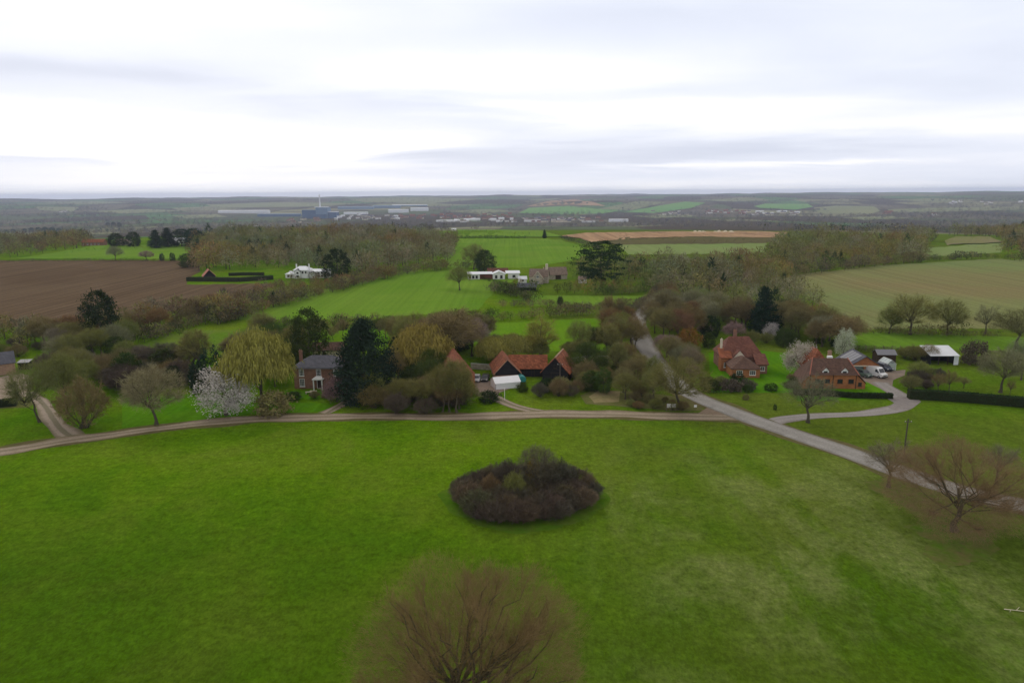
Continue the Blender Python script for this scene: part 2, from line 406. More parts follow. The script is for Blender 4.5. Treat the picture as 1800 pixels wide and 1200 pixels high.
PR['bush'] = [proto_leafy('bush', 90+i, 2.4, [1.9, 1.6][i], dome, 110, 30, .26, .17, .8, .02) for i in range(2)]
def proto_blossom(name, seed, h, cr):
    (V1, F1), (V2, F2), (V3, F3) = bare_tree(seed, h, cr, h*.14, 16, 9, 3000, .04, .8, low=-.65)
    g = np.random.default_rng(seed); e = V3[2::3]; k = g.integers(0, len(e), 7000)
    pts = e[k]*g.uniform(.93, 1.0, (7000, 1))+g.normal(size=(7000, 3))*.16
    V4, F4 = leaves(pts, .16, g)
    F2t = np.concatenate([F2[:, [0, 1, 2]], F2[:, [0, 2, 3]]])
    return np_mesh(name+'_trunk', np.concatenate([V1]), F1, BARK, smooth=True), np_mesh(name+'_crown', np.concatenate([V2, V4]), np.concatenate([F2t, F4+len(V2)]), VEG), h, cr
PR['blossom'] = [proto_blossom('blossom', 95, 6, 3.0)]
COL = dict(brown=(.215, .182, .082), olive=(.205, .212, .066), grey=(.23, .222, .13), red=(.225, .145, .07), purple=(.125, .103, .075), willow=(.30, .28, .07),
           yellow=(.32, .22, .035), dark=(.03, .052, .02), pine=(.027, .05, .03), blossom=(.58, .54, .49), cream=(.50, .50, .40), orange=(.26, .13, .032), green=(.085, .12, .03), ivy=(.055, .08, .022), mauve=(.26, .19, .165))
def tint(c, v=.14, g=None):
    g = g or rng; c = np.array(COL[c] if isinstance(c, str) else c); return c*(1+g.normal()*v)*(1+g.normal(size=3)*.05)
CAT = dict(shrub='shrub', bush='bush')
NAME = dict(bare='bare_tree', sparse='bare_tree', tall='bare_tree', shrub='shrub', willow='willow_tree', evergreen='evergreen_tree', conifer='conifer_tree', spruce='conifer_tree',
            cypress='cypress_tree', cedar='cedar_tree', bush='bush', blossom='blossom_tree')
def plant(kind, x, y, z, h, cr, color, label, group=None, var=None, name=None, rz=None):
    pr = PR[kind]; tm, cm, h0, c0 = pr[(rng.integers(len(pr)) if var is None else var) % len(pr)]
    t = thing(name or NAME[kind], label, CAT.get(kind, 'tree'), (x, y, z-.05), rng.uniform(0, 6.28) if rz is None else rz, group)
    t.scale = (cr/c0, cr/c0, h/h0)
    a = mesh_obj('stem' if kind in ('shrub', 'bush') else 'trunk', tm, t)
    b = mesh_obj('foliage' if kind in ('shrub', 'bush', 'evergreen', 'conifer', 'spruce', 'cypress', 'cedar') else 'crown', cm, t, tint(color, .06))
    return t
def tree_at(kind, px, py, top, wpx, color, label, group=None, **k):
    """base seen at (px,py), top row and crown width as measured"""
    p = P1(px, py); dep = p[1]*math.cos(PITCH)+(H-p[2])*math.sin(PITCH)
    d = ray([px], [top])[:, 0]
    ztop = H+math.hypot(p[0], p[1])*d[2]/math.hypot(d[0], d[1])
    return plant(kind, p[0], p[1], p[2], max(1.2, ztop-p[2]), wpx/2/FOC*dep, color, label, group, **k)
def inpoly(x, y, poly):
    c = np.zeros(len(x), bool); n = len(poly); j = n-1
    for i in range(n):
        xi, yi = poly[i][:2]; xj, yj = poly[j][:2]
        m = ((yi > y) != (yj > y)) & (x < (xj-xi)*(y-yi)/(yj-yi+1e-12)+xi); c ^= m; j = i
    return c
def scatter(poly_px, spacing, seed, keep=1.0):
    g = np.random.default_rng(seed); W = P([p[0] for p in poly_px], [p[1] for p in poly_px])
    x0, y0 = W[:, 0].min(), W[:, 1].min(); x1, y1 = W[:, 0].max(), W[:, 1].max()
    xs, ys = np.meshgrid(np.arange(x0, x1+spacing, spacing), np.arange(y0, y1+spacing, spacing))
    xs[1::2] += spacing/2
    xs = xs.ravel()+g.normal(size=xs.size)*spacing*.24; ys = ys.ravel()+g.normal(size=ys.size)*spacing*.24
    m = inpoly(xs, ys, W) & (g.uniform(size=len(xs)) < keep); return np.c_[xs[m], ys[m]], g
def grove(poly_px, spacing, seed, mix, group, keep=1.0):
    """individual plants filling an outline; mix: (weight, kind, hmin, hmax, colours, label)"""
    pts, g = scatter(poly_px, spacing, seed, keep); w = np.array([m[0] for m in mix], float); w /= w.sum()
    for x, y in pts:
        m = mix[g.choice(len(mix), p=w)]; h = g.uniform(m[2], m[3])
        r = dict(bare=.5, sparse=.42, tall=.24, shrub=.74, willow=.48, evergreen=.4, conifer=.28, cypress=.15, cedar=.5, bush=.75, blossom=.5)[m[1]]*h*g.uniform(.85, 1.2)
        plant(m[1], x, y, 0 if math.hypot(x, y) < 690 else float(ground_z(x, y)), h, r, m[4][g.integers(len(m[4]))], m[5], group + (', ' + NAME[m[1]].replace('_', ' ')))
    return len(pts)
# ---- masses nobody could count: one merged mesh each
def mass(name, label, cat, pts, hs, cols, per, g, thin=.22, cone_frac=None, kind='stuff', width=.42, lsize=None):
    """crowns of fine upright sprays + a dark stem zone, all merged"""
    n = len(pts); z = ground_z(pts[:, 0], pts[:, 1]); z[np.hypot(pts[:, 0], pts[:, 1]) < 690] = 0
    hs = np.asarray(hs); cr = hs*width*g.uniform(.8, 1.25, n)
    k = np.repeat(np.arange(n), per); m = len(k)
    d = unit(g.normal(size=(m, 3))); d[:, 2] = np.where(d[:, 2] < 0, d[:, 2]*.95, d[:, 2]); rad = g.uniform(.55, 1, (m, 1))
    lump = 1+.2*np.sin(np.arctan2(d[:, 1], d[:, 0])*3+k*1.7)
    c = np.empty((m, 3)); s = d*rad; con = np.zeros(n, bool) if cone_frac is None else cone_frac
    c[:, 2] = hs[k]*(.53+.47*s[:, 2]); taper = np.where(con[k], np.clip(1.25-1.2*c[:, 2]/hs[k], .12, 1.1)*.75, 1)
    c[:, 0] = s[:, 0]*cr[k]*lump*taper; c[:, 1] = s[:, 1]*cr[k]*lump*taper
    L = (hs[k]*g.uniform(.10, .24, m))[:, None] if lsize is None else np.full((m, 1), lsize)
    p = c.copy(); q = c+unit(s*.6+g.normal(size=(m, 3))*.6+np.array([0, 0, .4]))*L
    w = hs[k]*thin*g.uniform(.08, .2, m)
    base = np.c_[pts[k], z[k]]; V, F = ribbons(p+base, q+base, w, g)
    T = np.repeat(cols[k]*g.uniform(.8, 1.2, (m, 1)), 3, 0)
    # stems
    st = np.c_[pts, z]; en = st+np.c_[g.normal(size=(n, 2))*.3, hs*.75]; V2, F2 = ribbons(st, en, hs*.045, g)
    V = np.concatenate([V, V2]); F = np.concatenate([F, F2+3*m]); T = np.concatenate([T, np.repeat(np.tile([[.06, .05, .038]], (n, 1)), 3, 0)])
    o = mesh_obj(name, np_mesh(name, V, F, VEGA, T)); props(o, label, cat, kind=kind); return o
def pick_cols(n, names, g, v=.14):
    idx = g.integers(0, len(names), n); base = np.array([COL[c] if isinstance(c, str) else c for c in names])[idx]
    return base*(1+g.normal(size=(n, 1))*v)*(1+g.normal(size=(n, 3))*.05)
def wood(polys, spacing, seed, hmin, hmax, names, label, per=170, dark=.05, name='woodland', thin=.2, **k):
    P_ = []; g = None
    for i, poly in enumerate(polys):
        p, g = scatter(poly, spacing, seed+i); P_.append(p)
    pts = np.concatenate(P_); n = len(pts); cols = pick_cols(n, names, g); con = g.uniform(size=n) < dark
    hv = 1+.22*np.sin(pts[:, 0]/19+seed)*np.cos(pts[:, 1]/27)+.12*g.normal(size=n)
    # patches of one colour within the wood
    ph = np.sin(pts[:, 0]/31+seed)*np.sin(pts[:, 1]/44+seed*2); cols[ph > .45] *= np.array([1.15, .95, .85]); cols[ph < -.5] *= np.array([.85, .98, .9])
    cols[con] = np.array(COL['dark'])*g.uniform(.8, 1.5, (con.sum(), 1))
    return mass(name, label, 'woodland', pts, g.uniform(hmin, hmax, n)*np.clip(hv, .6, 1.4), cols, per, g, thin, con, **k)
def along(pl_px, step, jitter, g):
    W = P([p[0] for p in pl_px], [p[1] for p in pl_px])[:, :2]; seg = np.linalg.norm(np.diff(W, axis=0), axis=1); s = np.r_[0, np.cumsum(seg)]
    u = np.arange(0, s[-1], step); q = np.c_[np.interp(u, s, W[:, 0]), np.interp(u, s, W[:, 1])]
    return q+g.normal(size=q.shape)*jitter
def hedgerow(pl_px, hmin, hmax, names, label, seed, step=1.5, jit=.7, per=110, dark=0., width=.62, thin=.3, name='hedgerow'):
    g = np.random.default_rng(seed); pts = along(pl_px, step*.8, jit, g); n = len(pts)
    hs = hmin+(hmax-hmin)*np.clip(.5+.35*np.sin(np.arange(n)*.23+seed)+g.normal(size=n)*.22, 0, 1.1)
    cols = pick_cols(n, names, g, .12); con = g.uniform(size=n) < dark; cols[con] = np.array(COL['ivy'])
    return mass(name, label, 'hedge', pts, hs, cols, per, g, thin, None, None, width)
def clipped_hedge(pl_px, w, h, color, label, seed, dens=260):
    g = np.random.default_rng(seed); W = P([p[0] for p in pl_px], [p[1] for p in pl_px]); V = []; F = []; T = []; off = 0
    t = thing('clipped_hedge', label, 'hedge', tuple(W[0])); core = MB()
    for a, b in zip(W[:-1], W[1:]):
        d = b-a; L = np.linalg.norm(d[:2]); d = d/L; nrm = np.array([-d[1], d[0], 0]); m = int(L*dens)
        u = g.uniform(0, L, m); f = g.integers(0, 3, m); s = g.uniform(-1, 1, m)*w/2; zz = g.uniform(0, h, m)
        s = np.where(f == 0, w/2, np.where(f == 1, -w/2, s)); zz = np.where(f == 2, h, zz)
        c = a+d*u[:, None]+nrm*s[:, None]+np.c_[np.zeros((m, 2)), zz]+g.normal(size=(m, 3))*.07-W[0]
        v, ff = leaves(c, .2, g); V.append(v); F.append(ff+off); off += len(v)
        q = [a-W[0]+d*e+nrm*ss for e in (0, L) for ss in (-w/2+.06, w/2-.06)]
        vs = [(*p[:2], p[2]+zz_) for zz_ in (0, h-.06) for p in (q[0], q[2], q[3], q[1])]
        core.add(vs, [(3, 2, 1, 0), (4, 5, 6, 7), (0, 1, 5, 4), (1, 2, 6, 5), (2, 3, 7, 6), (3, 0, 4, 7)])
    mesh_obj('foliage', np_mesh('hedge_foliage', np.concatenate(V), np.concatenate(F), VEG), t, tint(color, .03))
    o = core.build('branches', M['hedge_core'], t)
    return t
# ------------------------------------------------------------------ materials of built things
M = {}
M['hedge_core'] = m_plain('hedge_branches', (.03, .035, .015), .95, .05)
M['brick'] = m_courses('red_brick', (.24, .105, .065), (.28, .22, .17), .5, .16, .28)
M['orange_brick'] = m_courses('orange_brick', (.40, .15, .055), (.24, .13, .07), .6, .18, .25)
M['pale_brick'] = m_courses('buff_brick', (.36, .22, .14), (.36, .29, .22), .5, .16, .22)
M['slate'] = m_courses('slate_roof', (.105, .105, .125), (.07, .07, .08), .6, .32, .22)
M['red_tile'] = m_courses('red_clay_tiles', (.175, .072, .05), (.10, .045, .033), .4, .3, .35)
M['orange_tile'] = m_courses('orange_pantiles', (.275, .092, .045), (.13, .052, .03), .5, .35, .45)
M['brown_tile'] = m_courses('brown_clay_tiles', (.13, .075, .055), (.07, .04, .03), .4, .3, .3)
M['rose_tile'] = m_courses('rose_tiles', (.42, .16, .11), (.25, .1, .07), .5, .35, .2)
M['grey_tile'] = m_courses('weathered_tiles', (.24, .18, .14), (.14, .1, .08), .5, .35, .3)
M['board'] = m_courses('black_weatherboard', (.022, .022, .026), (.008, .008, .008), 4, .22, .25)
M['white'] = m_plain('white_paint', (.78, .78, .76), .55, .3, .07)
M['cream'] = m_plain('cream_render', (.62, .55, .42), .8, .2, .14)
M['render'] = m_plain('white_render', (.74, .74, .73), .8, .2, .08)
M['rust'] = m_plain('rust_red_boards', (.19, .06, .045), .8, .2, .2)
M['timber'] = m_plain('dark_timber', (.05, .032, .022), .8, .2)
M['lead'] = m_plain('lead_grey', (.2, .2, .22), .5, .4, .1)
M['metal_blue'] = m_plain('blue_grey_cladding', (.13, .21, .31), .55, .3, .12, .02)
M['metal_navy'] = m_plain('deep_blue_cladding', (.04, .10, .2), .6, .3, .12, .02)
M['metal_white'] = m_plain('pale_steel_roof', (.72, .74, .78), .6, .3, .08, .05)
M['concrete'] = m_plain('pale_concrete', (.42, .41, .38), .9, .15, .14, .8)
M['stone'] = m_courses('flint_wall', (.42, .37, .29), (.5, .45, .36), .5, .3, .4)
M['tarp'] = m_plain('white_tarpaulin', (.82, .83, .85), .45, .4, .07, .8)
M['teal'] = m_plain('teal_tarpaulin', (.03, .25, .25), .5, .4, .2, 1.2)
M['tyre'] = m_plain('black_rubber', (.015, .015, .016), .85, .2)
M['rim'] = m_plain('alloy', (.4, .4, .42), .4, .5, .1, metal=.6)
M['wood'] = m_plain('weathered_wood', (.17, .13, .095), .9, .15, .25, 3)
M['polewood'] = m_plain('pole_wood', (.09, .075, .06), .9, .15, .25, 3)
def m_glass(name, col=(.02, .024, .028), r=.12):
    t = NT(name); n = t.noise(t.coord(), .7, 2); return t.out(t.mix(n, tuple(x*.6 for x in col), tuple(x*1.6 for x in col)), r, .6)
M['glass'] = m_glass('window_glass')
M['car_glass'] = m_glass('car_glass', (.03, .035, .045), .1)
M['lamp'] = m_plain('lamp_lens', (.75, .75, .7), .2, .6, .05)
M['red_lens'] = m_plain('red_lens', (.4, .02, .015), .3, .5, .05)
def m_paint(name, col):
    t = NT(name); n = t.noise(t.coord(), 1.3, 4); m = t.out(t.mix(n, tuple(x*.85 for x in col), tuple(min(1, x*1.1) for x in col)), .32, .5)
    t.bs.inputs['Coat Weight'].default_value = .5; return m
M['paint_white'] = m_paint('white_van_paint', (.8, .81, .82)); M['paint_green'] = m_paint('green_grey_paint', (.10, .15, .13))
M['paint_black'] = m_paint('black_car_paint', (.022, .022, .026)); M['paint_silver'] = m_paint('silver_car_paint', (.55, .56, .58)); M['paint_blue'] = m_paint('dark_blue_paint', (.03, .04, .07))
# greenhouse glazing lets the light through
_t = NT('greenhouse_glazing'); _t.bs.inputs['Alpha'].default_value = .55; M['glazing'] = _t.out((.6, .68, .68), .15, .5)

# ------------------------------------------------------------------ building kit (local: front faces -Y)
def walls(mb, x0, x1, y0, y1, ze, zr=None, axis='x', z0=0, m=0):
    mb.box(x0, x1, y0, y1, z0, ze, m)
    if zr:
        if axis == 'x':
            ym = (y0+y1)/2
            for x in (x0, x1): mb.add([(x, y0, ze), (x, y1, ze), (x, ym, zr)], [(0, 1, 2)], m)
        else:
            xm = (x0+x1)/2
            for y in (y0, y1): mb.add([(x0, y, ze), (x1, y, ze), (xm, y, zr)], [(0, 1, 2)], m)
def slab(mb, a, b, c, d, t=.16, m=0):
    """thick roof plane, corners a b (eaves) c d (ridge)"""
    n = (Vector(b)-Vector(a)).cross(Vector(d)-Vector(a)).normalized()*t
    if n.z < 0: n = -n
    lo = [Vector(p) for p in (a, b, c, d)]; hi = [p+n for p in lo]
    mb.add(lo+hi, [(3, 2, 1, 0), (4, 5, 6, 7), (0, 1, 5, 4), (1, 2, 6, 5), (2, 3, 7, 6), (3, 0, 4, 7)], m)
def gable(mb, x0, x1, y0, y1, ze, zr, axis='x', ov=.35, m=0, t=.16):
    """roof of two slopes; eaves dropped by the overhang"""
    if axis == 'x':
        ym = (y0+y1)/2; k = ov*(zr-ze)/(ym-y0)
        slab(mb, (x0-ov, y0-ov, ze-k), (x1+ov, y0-ov, ze-k), (x1+ov, ym, zr), (x0-ov, ym, zr), t, m)
        slab(mb, (x1+ov, y1+ov, ze-k), (x0-ov, y1+ov, ze-k), (x0-ov, ym+.002, zr), (x1+ov, ym+.002, zr), t, m)
    else:
        xm = (x0+x1)/2; k = ov*(zr-ze)/(xm-x0)
        slab(mb, (x0-ov, y1+ov, ze-k), (x0-ov, y0-ov, ze-k), (xm, y0-ov, zr), (xm, y1+ov, zr), t, m)
        slab(mb, (x1+ov, y0-ov, ze-k), (x1+ov, y1+ov, ze-k), (xm+.002, y1+ov, zr), (xm+.002, y0-ov, zr), t, m)
def hip(mb, x0, x1, y0, y1, ze, zr, axis='x', inset=None, ov=.35, zh=None, m=0):
    """hipped (or with zh half-hipped) roof as a closed shell with a soffit"""
    X0, X1, Y0, Y1 = x0-ov, x1+ov, y0-ov, y1+ov
    if axis == 'x': i = inset if inset is not None else (Y1-Y0)/2; a, b = (X0+i, (Y0+Y1)/2, zr), (X1-i, (Y0+Y1)/2, zr)
    else: i = inset if inset is not None else (X1-X0)/2; a, b = ((X0+X1)/2, Y0+i, zr), ((X0+X1)/2, Y1-i, zr)
    v = [(X0, Y0, ze), (X1, Y0, ze), (X1, Y1, ze), (X0, Y1, ze), a, b]+[(p[0], p[1], ze-.12) for p in ((X0, Y0), (X1, Y0), (X1, Y1), (X0, Y1))]
    f = [(0, 1, 5, 4), (1, 2, 5), (2, 3, 4, 5), (3, 0, 4)] if axis == 'x' else [(0, 1, 4), (1, 2, 5, 4), (2, 3, 5), (3, 0, 4, 5)]
    mb.add(v, f+[(0, 6, 7, 1), (1, 7, 8, 2), (2, 8, 9, 3), (3, 9, 6, 0), (6, 9, 8, 7)], m)
def opening(parent, x, y, z, w, h, nx=2, nz=2, face='S', kind='window', mat='white', fr=.09, panecol='glass'):
    """window or door: frame with glazing bars, pane behind; proud of the wall by 4 cm. (x,y,z)=bottom centre on the wall"""
    f = MB(); g = MB()
    def bx(mb, a0, a1, d0, d1, z0, z1):
        if face == 'S': mb.box(x+a0, x+a1, y-d1, y-d0, z+z0, z+z1)
        elif face == 'N': mb.box(x+a0, x+a1, y+d0, y+d1, z+z0, z+z1)
        elif face == 'E': mb.box(x+d0, x+d1, y+a0, y+a1, z+z0, z+z1)
        else: mb.box(x-d1, x-d0, y+a0, y+a1, z+z0, z+z1)
    bx(f, -w/2, -w/2+fr, .0, .06, 0, h); bx(f, w/2-fr, w/2, .0, .06, 0, h)
    bx(f, -w/2+fr, w/2-fr, .0, .06, h-fr, h); bx(f, -w/2+fr, w/2-fr, .0, .06, 0, fr)
    if kind == 'window': bx(f, -w/2-.08, w/2+.08, .0, .14, -.1, -.002)
    for i in range(1, nx): a = -w/2+w*i/nx; bx(f, a-.022, a+.022, .02, .055, fr, h-fr)
    for i in range(1, nz): a = h*i/nz; bx(f, -w/2+fr, w/2-fr, .022, .053, a-.022, a+.022)
    bx(g, -w/2+fr, w/2-fr, .004, .018, fr, h-fr)
    o = f.build('door_frame' if kind != 'window' else 'window', M[mat], parent)
    g.build('pane' if kind == 'window' else kind, M[panecol], o if kind == 'window' else parent)
    return o
def chimney(parent, x, y, z0, z1, w=.7, d=.5, mat='brick', pots=2):
    m = MB(); m.box(x-w/2, x+w/2, y-d/2, y+d/2, z0, z1); m.box(x-w/2-.07, x+w/2+.07, y-d/2-.07, y+d/2+.07, z1, z1+.14)
    for i in range(pots):
        a = x-w/2+w*(i+.5)/pots; m.tube((a, y, z1+.14), (a, y, z1+.5), .12, .1, 8)
    return m.build('chimney', M[mat], parent)
def part(name, parent, mat, fn):
    mb = MB(); fn(mb); return mb.build(name, M[mat] if isinstance(mat, str) else mat, parent)
def each(name, parent, mat, *fns):
    for f in fns: part(name, parent, mat, f)
def site(px, py, ang=0):
    p = P1(px, py); return tuple(p), R(ang)

# ------------------------------------------------------------------ vehicles (nose towards -Y)
def prism(mb, prof, w0, w1, zb, m=0):
    """side outline prof [(y,z)], narrower above zb -> closed solid"""
    ws = [w0/2 if z <= zb else w1/2 for _, z in prof]; n = len(prof)
    v = [(-w, y, z) for (y, z), w in zip(prof, ws)]+[(w, y, z) for (y, z), w in zip(prof, ws)]
    mb.add(v, [tuple(range(n))]+[tuple(range(2*n-1, n-1, -1))]+[(i, n+i, n+(i+1) % n, (i+1) % n) for i in range(n)], m)
def bevelled(o, w=.05, seg=2):
    b = o.modifiers.new('bevel', 'BEVEL'); b.width = w; b.segments = seg; b.limit_method = 'ANGLE'; return o
def wheels(t, L, W, r, ax):
    for y in ax:
        for s in (-1, 1):
            m = MB(); m.tube((s*(W/2-.22), y, r), (s*(W/2+.005), y, r), r, r, 16); w = m.build('wheel', M['tyre'], t)
            m = MB(); m.tube((s*(W/2-.1), y, r), (s*(W/2+.02), y, r), r*.58, r*.55, 12); m.build('rim', M['rim'], w)
def car(label, px, py, ang, paint, suv=False, cat='car', name='parked_car'):
    loc, rz = site(px, py, ang); t = thing(name, label, cat, loc, rz); hh = .28 if suv else 0
    L, W = (4.6, 1.86) if suv else (4.3, 1.76)
    body = MB(); prism(body, [(-L/2, .3), (-L/2, .62+hh*.5), (-L/2+.12, .74+hh*.5), (-L/2+1.15, .9+hh*.6), (L/2-.1, .95+hh*.6), (L/2, .8+hh*.4), (L/2, .3)], W, W, 9)
    bevelled(body.build('body', M[paint], t), .08)
    y0, y1, y2, y3 = -L/2+1.05, -L/2+1.75, L/2-(.35 if suv else .9), L/2-(.12 if suv else .35)
    zb, zt = .88+hh*.6, 1.44+hh
    cab = MB(); prism(cab, [(y0, zb), (y1, zt), (y2, zt), (y3, zb)], W-.1, W-.4, zb+.01); bevelled(cab.build('cabin', M[paint], t), .05)
    ws = MB(); e = .02
    w0, w1 = (W-.24)/2, (W-.46)/2
    def q(a, b, off, n):
        ws.add([(-w0, a[0]+off[0], a[1]+off[1]), (w0, a[0]+off[0], a[1]+off[1]), (w1, b[0]+off[0], b[1]+off[1]), (-w1, b[0]+off[0], b[1]+off[1])], [(0, 1, 2, 3) if n else (3, 2, 1, 0)])
    q((y0+.06, zb+.05), (y1-.04, zt-.05), (-.02, .02), 1); ws.build('windscreen', M['car_glass'], t)
    ws = MB(); q((y3-.03, zb+.06), (y2+.03, zt-.05), (.02, .02), 0); ws.build('rear_window', M['car_glass'], t)
    for s in (-1, 1):
        for a, b, c, d in ((y0+.35, y1+.08, (y1+y2)/2-.05, (y1+y2)/2-.05), ((y1+y2)/2+.05, (y1+y2)/2+.05, y2-.05, y3-.3)):
            g = MB(); X0, X1 = s*((W-.1)/2+.012), s*((W-.4)/2+.02)
            g.add([(X0, a, zb+.06), (X0, d, zb+.06), (X1, c, zt-.08), (X1, b, zt-.08)], [(0, 1, 2, 3)]); g.build('side_window', M['car_glass'], t)
        l = MB(); l.box(s*W*.36-.18, s*W*.36+.18, -L/2-.02, -L/2+.06, .6+hh*.4, .74+hh*.4); l.build('headlight', M['lamp'], t)
        l = MB(); l.box(s*W*.4-.12, s*W*.4+.12, L/2-.05, L/2+.02, .66+hh*.4, .84+hh*.4); l.build('tail_light', M['red_lens'], t)
        l = MB(); l.box(s*(W/2+.1)-.1, s*(W/2+.1)+.1, y0+.3, y0+.42, zb+.02, zb+.16); l.build('wing_mirror', M[paint], t)
    l = MB(); l.box(-.5, .5, -L/2-.015, -L/2+.05, .38, .56); l.build('grille', M['tyre'], t)
    wheels(t, L, W, .36 if suv else .32, (-L/2+.85, L/2-.8)); return t
def van(label, px, py, ang):
    loc, rz = site(px, py, ang); t = thing('parked_van', label, 'van', loc, rz); L, W = 5.6, 2.0
    b = MB(); prism(b, [(-L/2, .35), (-L/2, .95), (-L/2+.15, 1.15), (-L/2+.8, 1.32), (-L/2+1.5, 2.3), (-L/2+1.9, 2.48), (L/2-.1, 2.5), (L/2, 2.4), (L/2, .35)], W, W-.16, 1.4)
    bevelled(b.build('body', M['paint_white'], t), .09)
    g = MB(); g.add([(-.8, -L/2+.83, 1.37), (.8, -L/2+.83, 1.37), (.74, -L/2+1.42, 2.22), (-.74, -L/2+1.42, 2.22)], [(0, 1, 2, 3)])
    for v in range(4): g.v[v] = (g.v[v][0], g.v[v][1]-.04, g.v[v][2]+.03)
    g.build('windscreen', M['car_glass'], t)
    for s in (-1, 1):
        g = MB(); g.add([(s*(W/2+.012), -L/2+1.15, 1.42), (s*(W/2+.012), -L/2+2.1, 1.42), (s*(W/2-.055), -L/2+2.1, 2.1), (s*(W/2-.055), -L/2+1.55, 2.1)], [(0, 1, 2, 3)]); g.build('side_window', M['car_glass'], t)
        l = MB(); l.box(s*.76-.16, s*.76+.16, -L/2-.03, -L/2+.1, .78, 1.02); l.build('headlight', M['lamp'], t)
        l = MB(); l.box(s*(W/2+.14)-.12, s*(W/2+.14)+.12, -L/2+1.05, -L/2+1.17, 1.4, 1.72); l.build('wing_mirror', M['tyre'], t)
    l = MB(); l.box(-.55, .55, -L/2-.025, -L/2+.05, .72, .92); l.build('grille', M['tyre'], t)
    l = MB(); l.box(-.98, .98, -L/2-.05, -L/2+.2, .34, .58); bevelled(l.build('bumper', M['tyre'], t), .04)
    wheels(t, L, W, .36, (-L/2+.95, L/2-1.2)); return t
# ------------------------------------------------------------------ ground sheet, fields, roads
def land():
    az = np.concatenate([np.radians(np.arange(-52, 52, .3)), np.radians(np.arange(52, 308, 4))])
    rr = np.concatenate([[0.01], np.arange(30, 700, 60), 700*1.026**np.arange(0, 119)]); A, Rr = np.meshgrid(az, rr)
    x = Rr*np.sin(A); y = Rr*np.cos(A); V = np.stack([x, y, ground_z(x, y)], -1).reshape(-1, 3); n = len(az); k = len(rr)
    i = np.arange(k-1)[:, None]*n; j = np.arange(n)[None]; j2 = (j+1) % n
    F = np.stack([i+j, i+n+j, i+n+j2, i+j2], -1).reshape(-1, 4)
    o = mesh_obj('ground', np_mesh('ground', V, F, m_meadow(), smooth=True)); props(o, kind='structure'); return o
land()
def patch(name, poly, mat, off=.02, wob=1.2, seed=0, step=10, far=None):
    g = np.random.default_rng(seed); pts = []
    for a, b in zip(poly, poly[1:]+poly[:1]):
        a = np.array(a, float); b = np.array(b, float); n = max(1, int(np.hypot(*(b-a))/step))
        for i in range(n):
            q = a+(b-a)*i/n
            if i: q = q+g.normal(size=2)*np.array([wob, wob*.35])
            pts.append(q)
    nb = len(pts); arr = np.array(pts)
    far = far if far is not None else arr[:, 1].min() < 432
    if far:
        xs, ys = np.meshgrid(np.arange(arr[:, 0].min(), arr[:, 0].max(), 14), np.arange(arr[:, 1].min(), arr[:, 1].max(), 1.3))
        xs, ys = xs.ravel(), ys.ravel(); m = inpoly(xs, ys, [tuple(p) for p in arr]); pts += [np.array(p) for p in zip(xs[m], ys[m])]
    res = geometry.delaunay_2d_cdt([Vector(p) for p in pts], [], [list(range(nb))], 1, 1e-4)
    v2 = np.array([tuple(p) for p in res[0]]); W = P(v2[:, 0], v2[:, 1]); d = np.hypot(W[:, 0], W[:, 1])
    W[:, 2] += off+np.where(d > 690, .7+np.clip(d-690, 0, None)*2.2e-4, 0)
    me = bpy.data.meshes.new(name); me.from_pydata([tuple(p) for p in W], [], [f for f in res[2]])
    me.update(); me.materials.append(mat)
    up = sum(1 for p in me.polygons if p.normal.z < 0)
    if up > len(me.polygons)/2: me.flip_normals()
    o = mesh_obj(name, me); props(o, kind='structure'); return o
def strip(name, pl, width, mat, off, seed=0, wob=.25, world=False, fr=5):
    """road or track laid along points seen in the frame, smooth, ragged edges"""
    g = np.random.default_rng(seed); W = P([p[0] for p in pl], [p[1] for p in pl]) if not world else np.array(pl, float)
    s = np.r_[0, np.cumsum(np.linalg.norm(np.diff(W[:, :2], axis=0), axis=1))]; ws = np.array([p[2] if len(p) > 2 else width for p in pl]) if not world else np.full(len(W), width)
    m = max(8, int(s[-1]/1.5)); u = np.linspace(0, s[-1], m)
    X = np.interp(u, s, W[:, 0]); Y = np.interp(u, s, W[:, 1]); wd = np.interp(u, s, ws)
    kk = np.hanning(11); kk /= kk.sum(); sm = lambda a: np.convolve(np.pad(a, 5, mode='edge'), kk, mode='valid')
    X, Y = sm(sm(X)), sm(sm(Y)); c = np.c_[X, Y]; t = unit(np.gradient(c, axis=0)); nr = np.c_[-t[:, 1], t[:, 0]]
    acr = np.linspace(-1, 1, 7); V = []; A = []
    jl = sm(g.normal(size=m))*wob*3; jr = sm(g.normal(size=m))*wob*3
    for k, a in enumerate(acr):
        j = jl if a < 0 else jr; q = c+nr*((wd/2)*a+j*abs(a)**3)[:, None]
        V.append(np.c_[q, np.full(m, off)]); A.append(np.full(m, a))
    V = np.stack(V, 1).reshape(-1, 3); A = np.stack(A, 1).ravel(); i = np.arange(m-1)[:, None]*7; j = np.arange(6)[None]
    F = np.stack([i+j+1, i+j, i+7+j, i+8+j], -1).reshape(-1, 4)
    me = np_mesh(name, V, F, mat); at = me.attributes.new('across', 'FLOAT', 'POINT'); at.data.foreach_set('value', A.astype(np.float32))
    if me.polygons[0].normal.z < 0: me.flip_normals()
    o = mesh_obj(name, me); props(o, kind='structure'); return o
green = m_field('spring_grass', (.112, .225, .018), (.155, .26, .03), .08, R(20), .02, .5, (.15, .235, .03))
green2 = m_field('pasture', (.09, .215, .008), (.14, .255, .014), .05, 0, .03)
plough = m_field('ploughed_earth', (.108, .074, .045), (.14, .10, .062), .2, R(-80), .014, .5)
stubble = m_field('thin_crop', (.215, .185, .085), (.18, .225, .08), .14, R(65), .011, .6, (.16, .235, .08))
